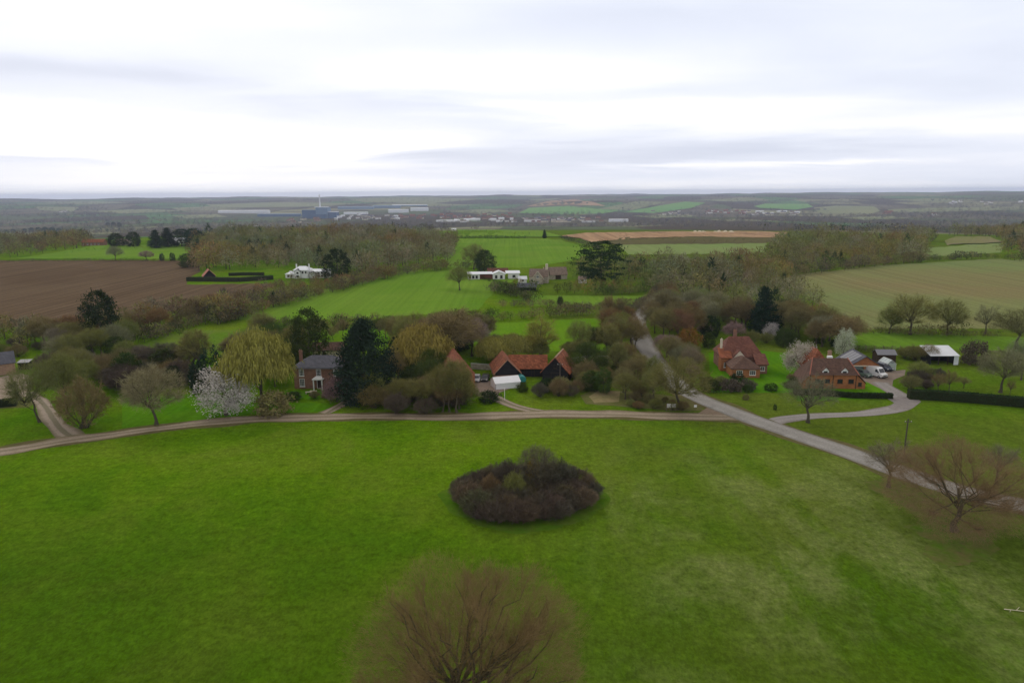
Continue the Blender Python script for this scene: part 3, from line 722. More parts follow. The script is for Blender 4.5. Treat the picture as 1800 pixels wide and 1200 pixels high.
tan = m_field('bare_sand', (.42, .28, .17), (.33, .21, .12), .2, R(80), .012, .2, (.22, .14, .09))
bank = m_field('rough_bank', (.13, .12, .05), (.10, .09, .045), 0, 0, .02)
olive = m_field('pale_crop', (.18, .26, .08), (.22, .26, .10), .08, 0, .01)
fargreen = m_field('far_pasture', (.13, .30, .08), (.18, .32, .09), 0, 0, .004)
fargrass2 = m_field('far_dull_pasture', (.25, .26, .14), (.19, .22, .11), 0, 0, .004)
dirt = m_field('yard_gravel', (.36, .29, .23), (.28, .22, .17), 0, 0, .15)
lawn = m_field('garden_lawn', (.06, .18, .004), (.095, .22, .008), .12, R(10), .08, .6)
rough = m_field('rough_grass', (.11, .125, .03), (.15, .14, .06), 0, 0, .12)
reed = m_field('dry_reeds', (.30, .23, .13), (.20, .19, .08), 0, 0, .2)
litter = m_field('leaf_litter', (.14, .125, .045), (.075, .145, .012), 0, 0, .45)
patch('ploughed_field', [(-80, 458), (200, 457), (350, 459), (352, 478), (330, 490), (328, 500), (500, 498), (488, 500), (430, 521), (320, 545), (190, 560), (-80, 585)], plough, .02)
patch('pasture', [(28, 454), (130, 440), (160, 433), (345, 430), (325, 455)], green, .02)
patch('pasture', [(405, 562), (490, 530), (600, 502), (700, 477), (860, 473), (905, 492), (870, 512), (840, 545), (700, 556), (560, 562)], green, .02)
patch('pasture', [(760, 468), (790, 440), (800, 421), (930, 420), (985, 421), (1036, 437), (1015, 456), (930, 470), (860, 472)], green, .02)
patch('pasture', [(800, 418), (801, 404), (950, 406), (992, 417)], green, .02, .6)
patch('crop_field', [(1360, 487), (1560, 465), (1750, 455), (1900, 462), (1900, 578), (1500, 578), (1470, 560), (1420, 520)], stubble, .02)
patch('crop_field', [(1618, 436), (1765, 428), (1760, 444), (1625, 452)], olive, .02)
patch('crop_field', [(1660, 424), (1680, 417), (1740, 417), (1765, 427), (1665, 431)], m_field('dry_grass', (.24, .2, .12), (.17, .2, .06), 0, 0, .02), .05)
patch('pasture', [(1485, 583), (1760, 591), (1900, 598), (1900, 650), (1830, 640), (1760, 616), (1490, 612)], green, .02)
patch('pasture', [(935, 519), (1135, 520), (1125, 534), (930, 538)], green, .02)
patch('pasture', [(800, 572), (1060, 558), (1075, 575), (1060, 615), (960, 618), (800, 600)], green2, .02)
patch('pasture', [(240, 608), (330, 580), (420, 580), (470, 600), (430, 625), (300, 628)], m_field('damp_grass', (.10, .19, .015), (.14, .195, .03), 0, 0, .05), .02)
patch('pasture', [(560, 580), (680, 578), (690, 612), (560, 615)], green2, .02)
patch('crop_field', [(1085, 430), (1348, 427), (1345, 446), (1105, 447)], olive, .02)
patch('rough_grass_bank', [(1040, 428), (1110, 417), (1240, 414), (1390, 418), (1345, 427.5), (1085, 430)], bank, .05)
patch('sand_quarry', [(985, 416), (1030, 410.5), (1180, 408), (1300, 407.5), (1385, 409.5), (1378, 420), (1240, 417), (1110, 420), (1040, 426), (1020, 420)], tan, .3, .8)
patch('sand_slope', [(925, 363), (968, 353), (1010, 350.5), (1045, 356), (1065, 362.5), (1000, 360)], tan, 0, .3)
for q in ([(912, 375), (930, 366), (1000, 362.5), (1062, 369), (1092, 370), (1060, 376), (990, 377)], [(1100, 373), (1165, 361), (1205, 355), (1240, 357), (1215, 366), (1150, 375)],
          [(1325, 363), (1345, 358.5), (1420, 359), (1430, 364), (1400, 369), (1335, 366)]):
    patch('far_pasture', q, fargreen, .5, .2)
for q in ([(1430, 365.5), (1470, 362), (1535, 363), (1548, 371), (1530, 377), (1440, 376)], [(1560, 369), (1640, 366), (1800, 364), (1800, 369), (1660, 373), (1565, 374)],
          [(62, 364), (140, 364.5), (128, 373), (70, 370)], [(362, 360), (480, 356), (640, 358), (540, 364), (380, 366)], [(610, 350), (700, 347), (850, 350), (760, 358), (640, 356)],
          [(930, 351), (1000, 348), (940, 356)], [(1050, 368), (1120, 354), (1170, 356), (1110, 370)]):
    patch('far_pasture', q, fargrass2, .5, .2)
# garden lawns and worn ground
patch('garden_lawn', [(215, 700), (340, 692), (470, 705), (470, 725), (330, 740), (215, 752)], lawn, .02, .6)
patch('garden_lawn', [(470, 708), (590, 708), (575, 722), (470, 731)], lawn, .02, .6)
patch('garden_lawn', [(500, 686), (590, 686), (596, 700), (500, 702)], lawn, .02, .6)
patch('garden_lawn', [(1245, 620), (1290, 612), (1400, 622), (1400, 690), (1250, 690)], lawn, .02, .6)
patch('garden_lawn', [(1400, 690), (1520, 662), (1570, 690), (1570, 700), (1400, 705)], lawn, .02, .6)
patch('rough_grass', [(1020, 695), (1045, 685), (1130, 688), (1210, 700), (1240, 722), (1180, 722), (1090, 714), (1030, 710)], rough, .022, .8)
patch('dry_reed_bed', [(1035, 697), (1052, 686), (1090, 688), (1088, 706), (1045, 708)], reed, .03, .8)
patch('leaf_litter', [(1518, 848), (1560, 838), (1640, 858), (1720, 900), (1640, 905), (1580, 885), (1530, 862)], litter, .036, 5)
patch('leaf_litter', [(1585, 925), (1640, 915), (1720, 925), (1760, 965), (1740, 982), (1650, 998), (1620, 975), (1640, 950)], litter, .03, 6)
patch('rough_grass', [(768, 868), (790, 900), (850, 926), (905, 938), (965, 932), (1030, 912), (1074, 876), (1050, 855), (985, 838), (940, 832), (880, 836), (810, 848)], m_field('lush_rough_grass', (.062, .15, .006), (.10, .15, .02), 0, 0, .3), .02, 3)
# tracks and roads
m_tr = m_track('stony_track', (.27, .205, .14), (.33, .27, .20), (.23, .185, .12), (.14, .135, .05))
m_dr = m_track('rutted_drive', (.23, .18, .12), (.34, .275, .21), (.19, .165, .10), (.13, .13, .05))
m_road = m_track('worn_asphalt', (.235, .22, .20), (.30, .285, .26), (.27, .255, .23), (.17, .15, .10), .8)
m_verge = m_field('muddy_verge', (.145, .115, .06), (.10, .105, .03), 0, 0, .3)
road_pl = [(1166, 505), (1160, 514), (1152, 524), (1140, 535), (1128, 548), (1119, 562, 6.4), (1120, 580, 6.6), (1130, 600, 6.4), (1147, 628), (1170, 658), (1205, 690), (1250, 710), (1302, 730), (1370, 754), (1440, 778), (1510, 802), (1600, 837), (1700, 868), (1800, 890), (1900, 910)]
track_pl = [(-60, 800), (0, 794.5), (60, 785), (120, 774), (240, 757.5), (330, 747), (400, 740.5), (470, 735.5), (560, 732.5), (650, 732), (800, 732.5), (900, 729), (1000, 727.5), (1100, 730), (1200, 732), (1270, 732), (1310, 734)]
strip('verge', road_pl[5:], 7.2, m_verge, .03, 1, .5)
strip('verge', track_pl, 5.6, m_verge, .026, 2, .5)
strip('track', track_pl, 3.9, m_tr, .05, 3, .5)
strip('road', [(p[0], p[1], (p[2] if len(p) > 2 else 5.6)) for p in road_pl], 5.6, m_road, .07, 4, .1)
strip('driveway', [(40, 688), (56, 692), (70, 702), (83, 718), (95, 738), (107, 757), (124, 770), (150, 774)], 3.4, m_dr, .04, 5, .3)
strip('driveway', [(634, 686), (622, 697), (600, 711), (578, 724), (566, 732)], 3.2, m_dr, .04, 6, .3)
strip('driveway', [(852, 684), (868, 697), (890, 709), (920, 720), (955, 726), (1000, 727)], 3.4, m_dr, .04, 7, .25)
strip('driveway', [(1345, 741), (1370, 734), (1450, 730.5), (1520, 728), (1570, 722), (1598, 713), (1600, 705), (1585, 698, 5), (1574, 690), (1556, 680), (1545, 668)], 3.6, m_track('tarmac_drive', (.25, .225, .21), (.3, .275, .26), (.27, .25, .23), (.2, .17, .12)), .04, 8, .2)
patch('gravel_turning', [(1560, 701), (1580, 697), (1612, 699), (1619, 706), (1605, 717), (1575, 722), (1560, 716), (1572, 708)], m_field('tarmac_pan', (.26, .23, .215), (.22, .2, .19), 0, 0, .2), .045, .5)
patch('gravel_apron', [(1228, 726), (1250, 712), (1300, 735), (1350, 752), (1320, 745), (1300, 739), (1200, 737)], m_field('apron_gravel', (.27, .2, .15), (.22, .17, .12), 0, 0, .2), .045, .6)
patch('farm_yard', [(-60, 668), (0, 662), (36, 656), (58, 662), (56, 684), (30, 706), (-60, 706)], dirt, .03, .8)
patch('farm_yard', [(-60, 690), (70, 688), (75, 700), (50, 716), (-60, 720)], rough, .022, 1)
patch('gravel_yard', [(829, 668), (872, 669), (905, 680), (878, 690), (868, 700), (852, 700), (836, 694), (828, 684)], m_field('barn_yard', (.30, .23, .185), (.25, .2, .16), 0, 0, .2), .03, .5)
patch('gravel_yard', [(1498, 662), (1520, 655), (1592, 650), (1590, 660), (1570, 668), (1568, 682), (1545, 682), (1525, 672)], m_field('brick_yard', (.27, .215, .17), (.22, .18, .15), 0, 0, .2), .03, .5)

# ------------------------------------------------------------------ buildings
# Georgian brick house behind the track
loc, rz = site(562, 683, -2)
t = thing('brick_house', 'red brick Georgian house with slate roof and white sash windows beside the huge dark conifer', 'house', loc, rz)
part('wall', t, 'brick', lambda b: walls(b, -6, 6, 0, 7, 5.1))
part('roof', t, 'slate', lambda b: hip(b, -6, 6, 0, 7, 5.2, 7.4))
for x in (-4.1, 0, 4.1): opening(t, x, 0, 3.1, 1.15, 1.65, 3, 4)
for x in (-4.1, 4.1): opening(t, x, 0, .55, 1.2, 1.9, 3, 4)
opening(t, 0, 0, .02, 1.1, 2.2, 1, 1, kind='door', panecol='timber')
def porch(b):
    for x in (-1.0, 1.0): b.box(x-.12, x+.12, -1.3, -1.05, 0, 2.45)
    b.box(-1.25, 1.25, -1.42, -.0, 2.45, 2.65)
    slab(b, (-1.3, -1.45, 2.66), (1.3, -1.45, 2.66), (.75, 0, 3.0), (-.75, 0, 3.0), .06)
part('porch', t, 'white', porch)
part('gutter', t, 'lead', lambda b: b.box(-6.3, 6.3, -.47, -.36, 5.0, 5.1))
chimney(t, -5.2, 3.5, 5.6, 8.3); chimney(t, 4.9, 3.6, 5.6, 8.3)
loc, rz = site(576, 628, 4)
t = thing('outbuilding', 'low outbuilding with pale wall and dark roof behind the red brick Georgian house', 'shed', loc, rz)
part('wall', t, 'cream', lambda b: walls(b, -4.2, 4.2, 0, 4, 2.2, 3.9))
part('roof', t, 'brown_tile', lambda b: gable(b, -4.2, 4.2, 0, 4, 2.2, 3.9))
opening(t, -1, 0, .02, 1, 1.9, 1, 1, kind='door', panecol='timber')
# tall tiled house end-on behind the copse
loc, rz = site(795, 698, 3)
t = thing('tiled_house', 'tall house with steep orange tiled roof seen end-on behind the copse', 'house', loc, rz)
part('wall', t, 'orange_brick', lambda b: walls(b, -4.6, 4.6, 0, 13, 2.5, 8.3, 'y'))
part('roof', t, 'orange_tile', lambda b: gable(b, -4.6, 4.6, 0, 13, 2.5, 8.3, 'y', .45))
each('barge_board', t, 'timber', lambda b: slab(b, (-5.0, -.56, 1.95), (-5.0, -.48, 1.95), (0, -.48, 8.4), (0, -.56, 8.4), .2), lambda b: slab(b, (5.0, -.56, 1.95), (5.0, -.48, 1.95), (0.002, -.48, 8.4), (0.002, -.56, 8.4), .2))
for x in (-2.2, 2.2): opening(t, x, 0, .7, 1.2, 1.2, 2, 2)
opening(t, 0, 0, 3.6, 1.2, 1.3, 2, 2)
# barn range
loc, rz = site(892, 671, 8)
t = thing('barn', 'left black gabled barn on a brick plinth beside the white marquee', 'barn', loc, rz, )
part('plinth', t, 'pale_brick', lambda b: b.box(-2.9, 2.9, -.06, 9.5, 0, 1.7))
part('wall', t, 'board', lambda b: walls(b, -2.85, 2.85, 0, 9.4, 2.6, 5.5, 'y', 1.7))
part('roof', t, 'orange_tile', lambda b: gable(b, -2.85, 2.85, 0, 9.4, 2.6, 5.5, 'y', .5))
each('barge_board', t, 'pale_brick', lambda b: slab(b, (-3.4, -.6, 2.02), (-3.4, -.53, 2.02), (0, -.53, 5.6), (0, -.6, 5.6), .14), lambda b: slab(b, (3.4, -.6, 2.02), (3.4, -.53, 2.02), (.002, -.53, 5.6), (.002, -.6, 5.6), .14))
loc, rz = site(928, 662, -2)
t = thing('barn', 'long low barn with orange pantile roof linking the two black gabled barns', 'barn', loc, rz)
part('wall', t, 'board', lambda b: walls(b, -4.6, 4.6, 0, 5, 2.4, 5.0))
part('roof', t, 'orange_tile', lambda b: gable(b, -4.6, 4.6, 0, 5, 2.4, 5.0))
for x in (-2.6, 0, 2.6): opening(t, x, 0, .03, 2.0, 2.0, 1, 1, kind='barn_door', mat='timber', panecol='board')
loc, rz = site(976, 671, -16)
t = thing('barn', 'right black weatherboarded gabled barn with orange roof and yellow ridge end', 'barn', loc, rz)
part('wall', t, 'board', lambda b: walls(b, -3.2, 3.2, 0, 9, 2.6, 6.0, 'y'))
part('roof', t, 'orange_tile', lambda b: gable(b, -3.2, 3.2, 0, 9, 2.6, 6.0, 'y', .45))
part('ridge_tiles', t, 'pale_brick', lambda b: b.box(-.16, .16, -.4, 9.4, 6.12, 6.32))
opening(t, 0, 0, .03, 2.2, 2.3, 1, 1, kind='barn_door', mat='timber', panecol='board')
opening(t, 0, 0, 3.4, .8, .8, 1, 1, mat='timber')
# marquee, teal cover
loc, rz = site(893, 683, 17)
t = thing('marquee', 'white ridged marquee in front of the left black barn', 'marquee', loc, rz)
part('roof', t, 'tarp', lambda b: gable(b, -3.1, 3.1, 0, 4.2, 1.5, 2.5, 'x', .1, 0, .05))
part('side_wall', t, 'tarp', lambda b: walls(b, -3.1, 3.1, .05, 4.15, 1.45, 2.4))
part('scalloped_edge', t, 'tarp', lambda b: [b.box(-3.1+i*.62, -3.1+i*.62+.5, -.12, -.09, 1.2, 1.48) for i in range(10)])
for x in (-3.05, 3.05): part('corner_pole', t, 'lead', lambda b: b.tube((x, -.15, 0), (x, -.15, 1.5), .05, .05))
loc, rz = site(917, 674, 10)
t = thing('covered_trailer', 'teal tarpaulin stretched over a load beside the white marquee', 'trailer', loc, rz)
def hump(b):
    pr = [(-1.1, .45), (-1.15, 1.3), (-.7, 1.8), (.1, 2.0), (.8, 1.7), (1.15, 1.2), (1.1, .45)]; n = len(pr); ys = (-.2, .8, 1.9, 2.8); sc = (.85, 1, .95, .8)
    v = [(x*s, y, .45+(z-.45)*s) for y, s in zip(ys, sc) for x, z in pr]
    f = [(k*n+i, k*n+i+1, k*n+n+i+1, k*n+n+i) for k in range(3) for i in range(n-1)]+[tuple(range(n)), tuple(range(4*n-1, 3*n-1, -1))]
    b.add(v, f)
bevelled(part('cover', t, 'teal', hump), .1)
part('chassis', t, 'timber', lambda b: b.box(-.9, .9, -.1, 2.7, .3, .44))
for s in (-1, 1):
    part('wheel', t, 'tyre', lambda b: b.tube((s*.95, 1.3, .32), (s*1.15, 1.3, .32), .32, .32, 14))
# red hipped house
loc, rz = site(1318, 664, -3)
t = thing('red_roofed_house', 'large house with tall red hipped roof and low red front wing beyond the road bend', 'house', loc, rz)
part('wall', t, 'brick', lambda b: walls(b, -5.2, 5.2, 7.5, 16, 4.0))
part('roof', t, 'red_tile', lambda b: hip(b, -5.2, 5.2, 7.5, 16, 3.6, 8.1, 'x', 3.0))
w = part('front_wing', t, 'orange_brick', lambda b: walls(b, -4.4, 2.4, 0, 6.2, 2.3)); part('wing_roof', t, 'brown_tile', lambda b: hip(b, -4.4, 2.4, 0, 7.4, 2.35, 4.7, 'y', 3.2))
part('side_wing', t, 'brick', lambda b: walls(b, 2.6, 5.4, 4.0, 7.48, 2.3)); part('side_roof', t, 'red_tile', lambda b: slab(b, (2.5, 3.6, 2.35), (5.7, 3.6, 2.35), (5.7, 7.6, 4.3), (2.5, 7.6, 4.3)))
part('gable_wing', t, 'cream', lambda b: walls(b, -2.6, .6, 6.4, 9, 3.6, 5.4, 'y')); part('gable_roof', t, 'red_tile', lambda b: gable(b, -2.6, .6, 6.6, 10, 3.6, 5.4, 'y', .3))
part('bay', t, 'orange_brick', lambda b: walls(b, -5.6, -2.8, 6.6, 9, 3.6)); part('bay_roof', t, 'orange_tile', lambda b: slab(b, (-6, 6.2, 3.4), (-2.8, 6.2, 3.4), (-2.8, 9.6, 5.4), (-6, 9.6, 5.4)))
for x in (-2.6, .6): opening(t, x, 0, .75, 1.5, 1.15, 3, 2)
opening(t, -4.2, 6.6, 1.0, 1.2, 1.2, 2, 2); opening(t, 5.2, 11, 2.2, 1.2, 1.2, 2, 2, 'E'); opening(t, 4.2, 4.0, .8, 1.1, 1.1, 2, 2)
chimney(t, -.8, 12.5, 6.8, 9.4, .8, .6); chimney(t, -5.0, 9.5, 3.5, 7.6, .5, .5, 'cream', 1)
# barn-style brick house with two white dormers
loc, rz = site(1466, 683, -4)
t = thing('orange_brick_house', 'orange brick house with long half-hipped brown roof and two white arched dormers', 'house', loc, rz)
part('wall', t, 'orange_brick', lambda b: (walls(b, -5.8, 5.1, 0, 6.5, 3.3), b.add([(5.1, 0, 0), (7.0, 0, 0), (7.0, 0, 1.35), (5.1, 0, 3.2), (5.1, 6.5, 0), (7.0, 6.5, 0), (7.0, 6.5, 1.35), (5.1, 6.5, 3.2)], [(0, 1, 2, 3), (7, 6, 5, 4), (1, 5, 6, 2)]), b.add([(-5.8, 0, 0), (-7.2, 0, 0), (-7.2, 0, 1.6), (-5.8, 0, 3.2), (-5.8, 6.5, 0), (-7.2, 6.5, 0), (-7.2, 6.5, 1.6), (-5.8, 6.5, 3.2)], [(3, 2, 1, 0), (4, 5, 6, 7), (2, 6, 5, 1)])))
def bigroof(b):
    zr = 6.6
    fl = (-5.9, -.45, 3.35); fr = (5.2, -.45, 3.35); rl = (-4.3, 3.2, zr); rr_ = (3.6, 3.2, zr); bl = (-5.9, 6.95, 3.35); br = (5.2, 6.95, 3.35)
    ll, l2 = (-7.6, -.2, 1.3), (-7.6, 6.7, 1.3); r1, r2 = (7.4, -.2, 1.1), (7.4, 6.7, 1.1)
    b.add([fl, fr, rr_, rl, bl, br, ll, l2, r1, r2], [(0, 1, 2, 3), (5, 4, 3, 2), (6, 0, 3), (6, 3, 4, 7), (7, 4, 3), (1, 8, 2), (8, 9, 5, 2), (7, 6, 0, 4), (1, 5, 9, 8)][:4]+[(1, 8, 9, 5, 2), (0, 4, 5, 1)])
part('roof', t, 'brown_tile', bigroof)
each('hip_tiles', t, 'rose_tile', lambda b: slab(b, (-6.1, -.5, 3.4), (-5.85, -.5, 3.4), (-4.25, 3.15, 6.68), (-4.45, 3.15, 6.68), .1), lambda b: slab(b, (5.1, -.5, 3.4), (5.35, -.5, 3.4), (3.75, 3.15, 6.68), (3.55, 3.15, 6.68), .1))
for x in (-2.2, 2.1):
    d = part('dormer', t, 'white', lambda b: (walls(b, x-.75, x+.75, .1, 2.4, 4.25, None, 'x', 3.5), b.add([(x-.75, .1, 4.25), (x+.75, .1, 4.25), (x, .1, 5.05)], [(0, 1, 2)])))
    q = MB(); gable(q, x-.75, x+.75, .1, 2.6, 4.25, 5.05, 'y', .16, 0, .1); q.build('dormer_roof', M['brown_tile'], d)
    q = MB(); q.box(x-.42, x+.42, .06, .095, 3.6, 4.2); q.build('pane', M['glass'], d)
for x in (-3.9, -1.7, 1.2, 3.7): opening(t, x, 0, 1.35, 1.2, .95, 2, 1, mat='timber')
opening(t, 5.75, 0, .7, .8, .9, 2, 1, mat='timber'); opening(t, -2.9, 0, .02, .9, 2, 1, 1, kind='door', mat='timber', panecol='timber')
for x in (-5.6, -.4, 4.8): part('wall_post', t, 'timber', lambda b: b.box(x-.09, x+.09, -.035, .02, 0, 3.25))
part('rear_wing', t, 'brick', lambda b: walls(b, -3.6, .8, 7, 13, 3.4, 6.4, 'y')); part('rear_roof', t, 'orange_tile', lambda b: hip(b, -4.2, 1.4, 6.4, 13, 3.3, 7.6, 'y', 1.6))
chimney(t, .8, 6.4, 5.2, 7.4, .8, .5, 'pale_brick'); part('roof_vent', t, 'white', lambda b: b.box(-.6, .5, 3.6, 4.4, 6.0, 6.9))
# garage
loc, rz = site(1519, 659, -5)
t = thing('garage', 'orange gabled double garage with a blue-grey slate roof behind the white van', 'garage', loc, rz)
part('wall', t, 'orange_brick', lambda b: (b.box(-3.6, 3.6, .6, 8, 0, 2.5), b.box(-3.6, -3.2, 0, .6, 0, 2.5), b.box(-.25, .25, 0, .6, 0, 2.5), b.box(3.2, 3.6, 0, .6, 0, 2.5),
     b.add([(-3.6, 0, 2.5), (3.6, 0, 2.5), (0, 0, 4.7)], [(0, 1, 2)]), b.add([(-3.6, 8, 2.5), (3.6, 8, 2.5), (0, 8, 4.7)], [(0, 1, 2)])))
part('lintel', t, 'cream', lambda b: b.box(-3.6, 3.6, -.05, .12, 2.2, 2.5))
part('roof', t, 'slate', lambda b: gable(b, -3.6, 3.6, 0, 8, 2.5, 4.8, 'y', .5))
part('garage_door', t, 'paint_green', lambda b: b.box(-3.18, -.27, .3, .4, .02, 2.18)); part('garage_door', t, 'timber', lambda b: b.box(.27, 3.18, .5, .58, .02, 2.18))
part('solar_panel', t, 'lead', lambda b: [slab(b, (-3.5, 1+i*1.6, 2.85), (-3.5, 2.4+i*1.6, 2.85), (-.5, 2.4+i*1.6, 4.72), (-.5, 1+i*1.6, 4.72), .04) for i in range(4)])
loc, rz = site(1558, 637, -4)
t = thing('shed', 'dark timber shed behind the orange garage', 'shed', loc, rz)
part('wall', t, 'timber', lambda b: walls(b, -2.4, 2.4, 0, 3.2, 2.2, 3.2)); part('roof', t, 'lead', lambda b: gable(b, -2.4, 2.4, 0, 3.2, 2.2, 3.2, 'x', .2, 0, .08)); opening(t, 0, 0, .02, .9, 1.9, 1, 1, kind='door', mat='timber', panecol='timber')
loc, rz = site(1566, 651, 3)
t = thing('greenhouse', 'small white-framed glazed greenhouse right of the orange garage', 'greenhouse', loc, rz)
def ghf(b):
    for y in (0, 1.2, 2.4, 3.6):
        for s in (-1, 1):
            b.box(s*1.2-.04, s*1.2+.04, y-.04, y+.04, 0, 1.8); b.tube((s*1.2, y, 1.8), (0, y, 2.75), .04, .04, 4)
    for x, z in ((-1.2, 1.8), (1.2, 1.8), (0, 2.75), (-1.2, .3), (1.2, .3)): b.tube((x, -.03, z), (x, 3.63, z), .04, .04, 4)
part('frame', t, 'white', ghf)
part('glazing', t, 'glazing', lambda b: (b.box(-1.15, 1.15, .03, 3.57, .05, 1.78), slab(b, (-1.2, 0, 1.8), (-1.2, 3.6, 1.8), (0, 3.6, 2.74), (0, 0, 2.74), .02), slab(b, (1.2, 0, 1.8), (1.2, 3.6, 1.8), (0.002, 3.6, 2.74), (.002, 0, 2.74), .02)))
# stable with white roof
loc, rz = site(1658, 641, -1)
t = thing('field_shelter', 'open dark-fronted shelter with a bright white sheet roof in the paddock', 'field shelter', loc, rz)
part('wall', t, 'board', lambda b: (b.box(-3.5, 3.5, 4.4, 4.55, 0, 2.6), b.box(-3.5, -3.35, 0, 4.4, 0, 2.4), b.box(3.35, 3.5, 0, 4.4, 0, 2.4)))
part('roof', t, 'metal_white', lambda b: slab(b, (-3.9, -.5, 2.45), (3.8, -.5, 2.45), (3.8, 5.0, 4.1), (-3.9, 5.0, 4.1), .1))
for x in (-1.2, 1.2): part('post', t, 'timber', lambda b: b.box(x-.08, x+.08, .1, .26, 0, 2.45))
part('end_panel', t, 'metal_white', lambda b: b.box(2.6, 3.8, -.12, -.02, 0.0, 2.3))
# far-left farm building
loc, rz = site(2, 660, 38)
t = thing('farm_barn', 'pale walled farm barn with grey roof at the left edge by the yard', 'barn', loc, rz)
part('wall', t, 'pale_brick', lambda b: walls(b, -8, 3.2, 0, 6.5, 3.1, 5.4)); part('roof', t, 'slate', lambda b: gable(b, -8, 3.2, 0, 6.5, 3.1, 5.4, 'x', .3))
opening(t, -2, 0, .02, 3, 2.6, 1, 1, kind='barn_door', mat='timber', panecol='timber')
loc, rz = site(42, 649, 10)
t = thing('shed', 'small dark shed right of the farm barn at the left edge', 'shed', loc, rz)
part('wall', t, 'board', lambda b: walls(b, -1.3, 1.3, 0, 2, 1.8)); part('roof', t, 'lead', lambda b: slab(b, (-1.5, -.2, 1.82), (1.5, -.2, 1.82), (1.5, 2.2, 2.2), (-1.5, 2.2, 2.2), .08)); opening(t, 0, 0, .02, .8, 1.6, 1, 1, kind='door', mat='timber', panecol='timber')
# low ruined walls of a walled garden, left
def lowwall(pl, h, w, mat, label):
    W = P([p[0] for p in pl], [p[1] for p in pl]); t = thing('garden_wall', label, 'wall', tuple(W[0])); b = MB(); cp = MB()
    for i, (a, c) in enumerate(zip(W[:-1], W[1:])):
        d = c-a; L = np.linalg.norm(d[:2]); d = d/L; n = np.array([-d[1], d[0], 0]); k = i*.004
        def pr(mb, ww, z0, z1):
            vs = [tuple(a-W[0]+d*e+n*s+np.array([0, 0, z])) for z in (z0, z1) for e, s in ((0, -ww), (L, -ww), (L, ww), (0, ww))]
            mb.add(vs, [(3, 2, 1, 0), (4, 5, 6, 7), (0, 1, 5, 4), (1, 2, 6, 5), (2, 3, 7, 6), (3, 0, 4, 7)])
        pr(b, w/2, 0, h+k); pr(cp, w/2+.06, h+k, h+k+.12)
    b.build('masonry', M[mat], t); cp.build('coping', M['concrete'], t)
lowwall([(262, 631), (295, 627), (326, 620)], 1.0, .4, 'pale_brick', 'low garden wall with pale coping in the field left of the yellow willow')
lowwall([(312, 641), (335, 638)], .9, .4, 'pale_brick', 'short pale coped wall left of the dark cypresses')
lowwall([(828, 648), (862, 650), (868, 646)], 1.4, .4, 'stone', 'grey stone wall behind the parked cars by the barns')
lowwall([(985, 640), (1030, 632), (1072, 632)], 1.0, .5, 'stone', 'dark stone wall running right from the right black barn')
# white country house with turrets, and its red garage
loc, rz = site(539, 489, 0)
t = thing('white_house', 'large rambling white house with gables in front of the brown wood', 'house', loc, rz); t.scale = (1, 1, .84)
part('wall', t, 'render', lambda b: (walls(b, -7, 1, 0, 8, 5.4), walls(b, -12, -7.01, 1, 7, 2.8), walls(b, 1.01, 12, .8, 7, 4.3)))
part('roof', t, 'metal_white', lambda b: (hip(b, -7, 1, 0, 8, 5.4, 7.6, 'x', 2.5), hip(b, -12, -7.4, 1, 7, 2.8, 4.4), gable(b, 1.4, 12, .8, 7, 4.3, 5.6)))
each('gable_wing', t, 'render', lambda b: walls(b, -6, -3, -1.2, 0, 4.6, 6.2, 'y'), lambda b: walls(b, 2.4, 5.4, -1.2, .78, 3, 4.4, 'y'))
each('gable_roof', t, 'slate', lambda b: gable(b, -6, -3, -1.2, 2, 4.6, 6.2, 'y', .25), lambda b: gable(b, 2.4, 5.4, -1.2, 1, 3, 4.4, 'y', .25))
for x in (-6.4, .6): chimney(t, x, 4, 6, 8.6, .6, .6, 'render')
for x in (-2, -.3): opening(t, x, 0, 3.2, .9, 1.3, 2, 2, mat='timber')
for x in (-10.4, -8.6): opening(t, x, 1, .8, 1.1, 1.1, 2, 2, mat='timber')
for x in (-4.5,): opening(t, x, -1.2, .8, 1.4, 1.3, 2, 2, mat='timber'); opening(t, x, -1.2, 3.1, 1.1, 1.1, 2, 2, mat='timber')
for x in (6.6, 8.4, 10.2): opening(t, x, .8, .8, 1.1, 1.2, 2, 2, mat='timber'); opening(t, x, .8, 2.8, 1.1, 1., 2, 2, mat='timber')
loc, rz = site(369, 492, 28)
t = thing('garage', 'small black-gabled garage with rose-pink tiled roof at the ploughed field edge', 'garage', loc, rz)
part('wall', t, 'board', lambda b: walls(b, -3, 3, 0, 7.5, 2.2, 5.4, 'y')); part('roof', t, 'rose_tile', lambda b: gable(b, -3, 3, 0, 7.5, 2.2, 5.4, 'y', .4))
opening(t, 0, 0, .02, 2.4, 2.1, 1, 1, kind='door', mat='timber', panecol='timber')
# bungalow and cream farmhouse in the middle distance
loc, rz = site(868, 491, 3)
t = thing('bungalow', 'long low white bungalow with a pale flat roof behind the hedge in the middle distance', 'house', loc, rz)
each('wall', t, 'render', lambda b: walls(b, -14, -7.5, 1, 7, 2.7), lambda b: walls(b, -.5, 6, 0, 6.5, 2.8, 4.2, 'y'), lambda b: walls(b, 8, 14, 2, 8, 2.8))
part('rust_wall', t, 'rust', lambda b: walls(b, -7.5, -.5, 2, 7, 2.6))
part('roof', t, 'metal_white', lambda b: (slab(b, (-14.4, .6, 2.75), (-.6, .6, 2.75), (-.6, 7.4, 3.3), (-14.4, 7.4, 3.3)), gable(b, -.5, 6, 0, 6.5, 2.8, 4.2, 'y', .4), slab(b, (6.5, 1.6, 2.85), (14.4, 1.6, 2.85), (14.4, 8.4, 3.6), (6.5, 8.4, 3.6))))
part('rear_roof', t, 'red_tile', lambda b: gable(b, -3, 8, 9, 14, 2.6, 4.8))
for x in (-12.8, -11, -9.2): opening(t, x, 1, .5, 1.3, 1.6, 2, 1, mat='timber')
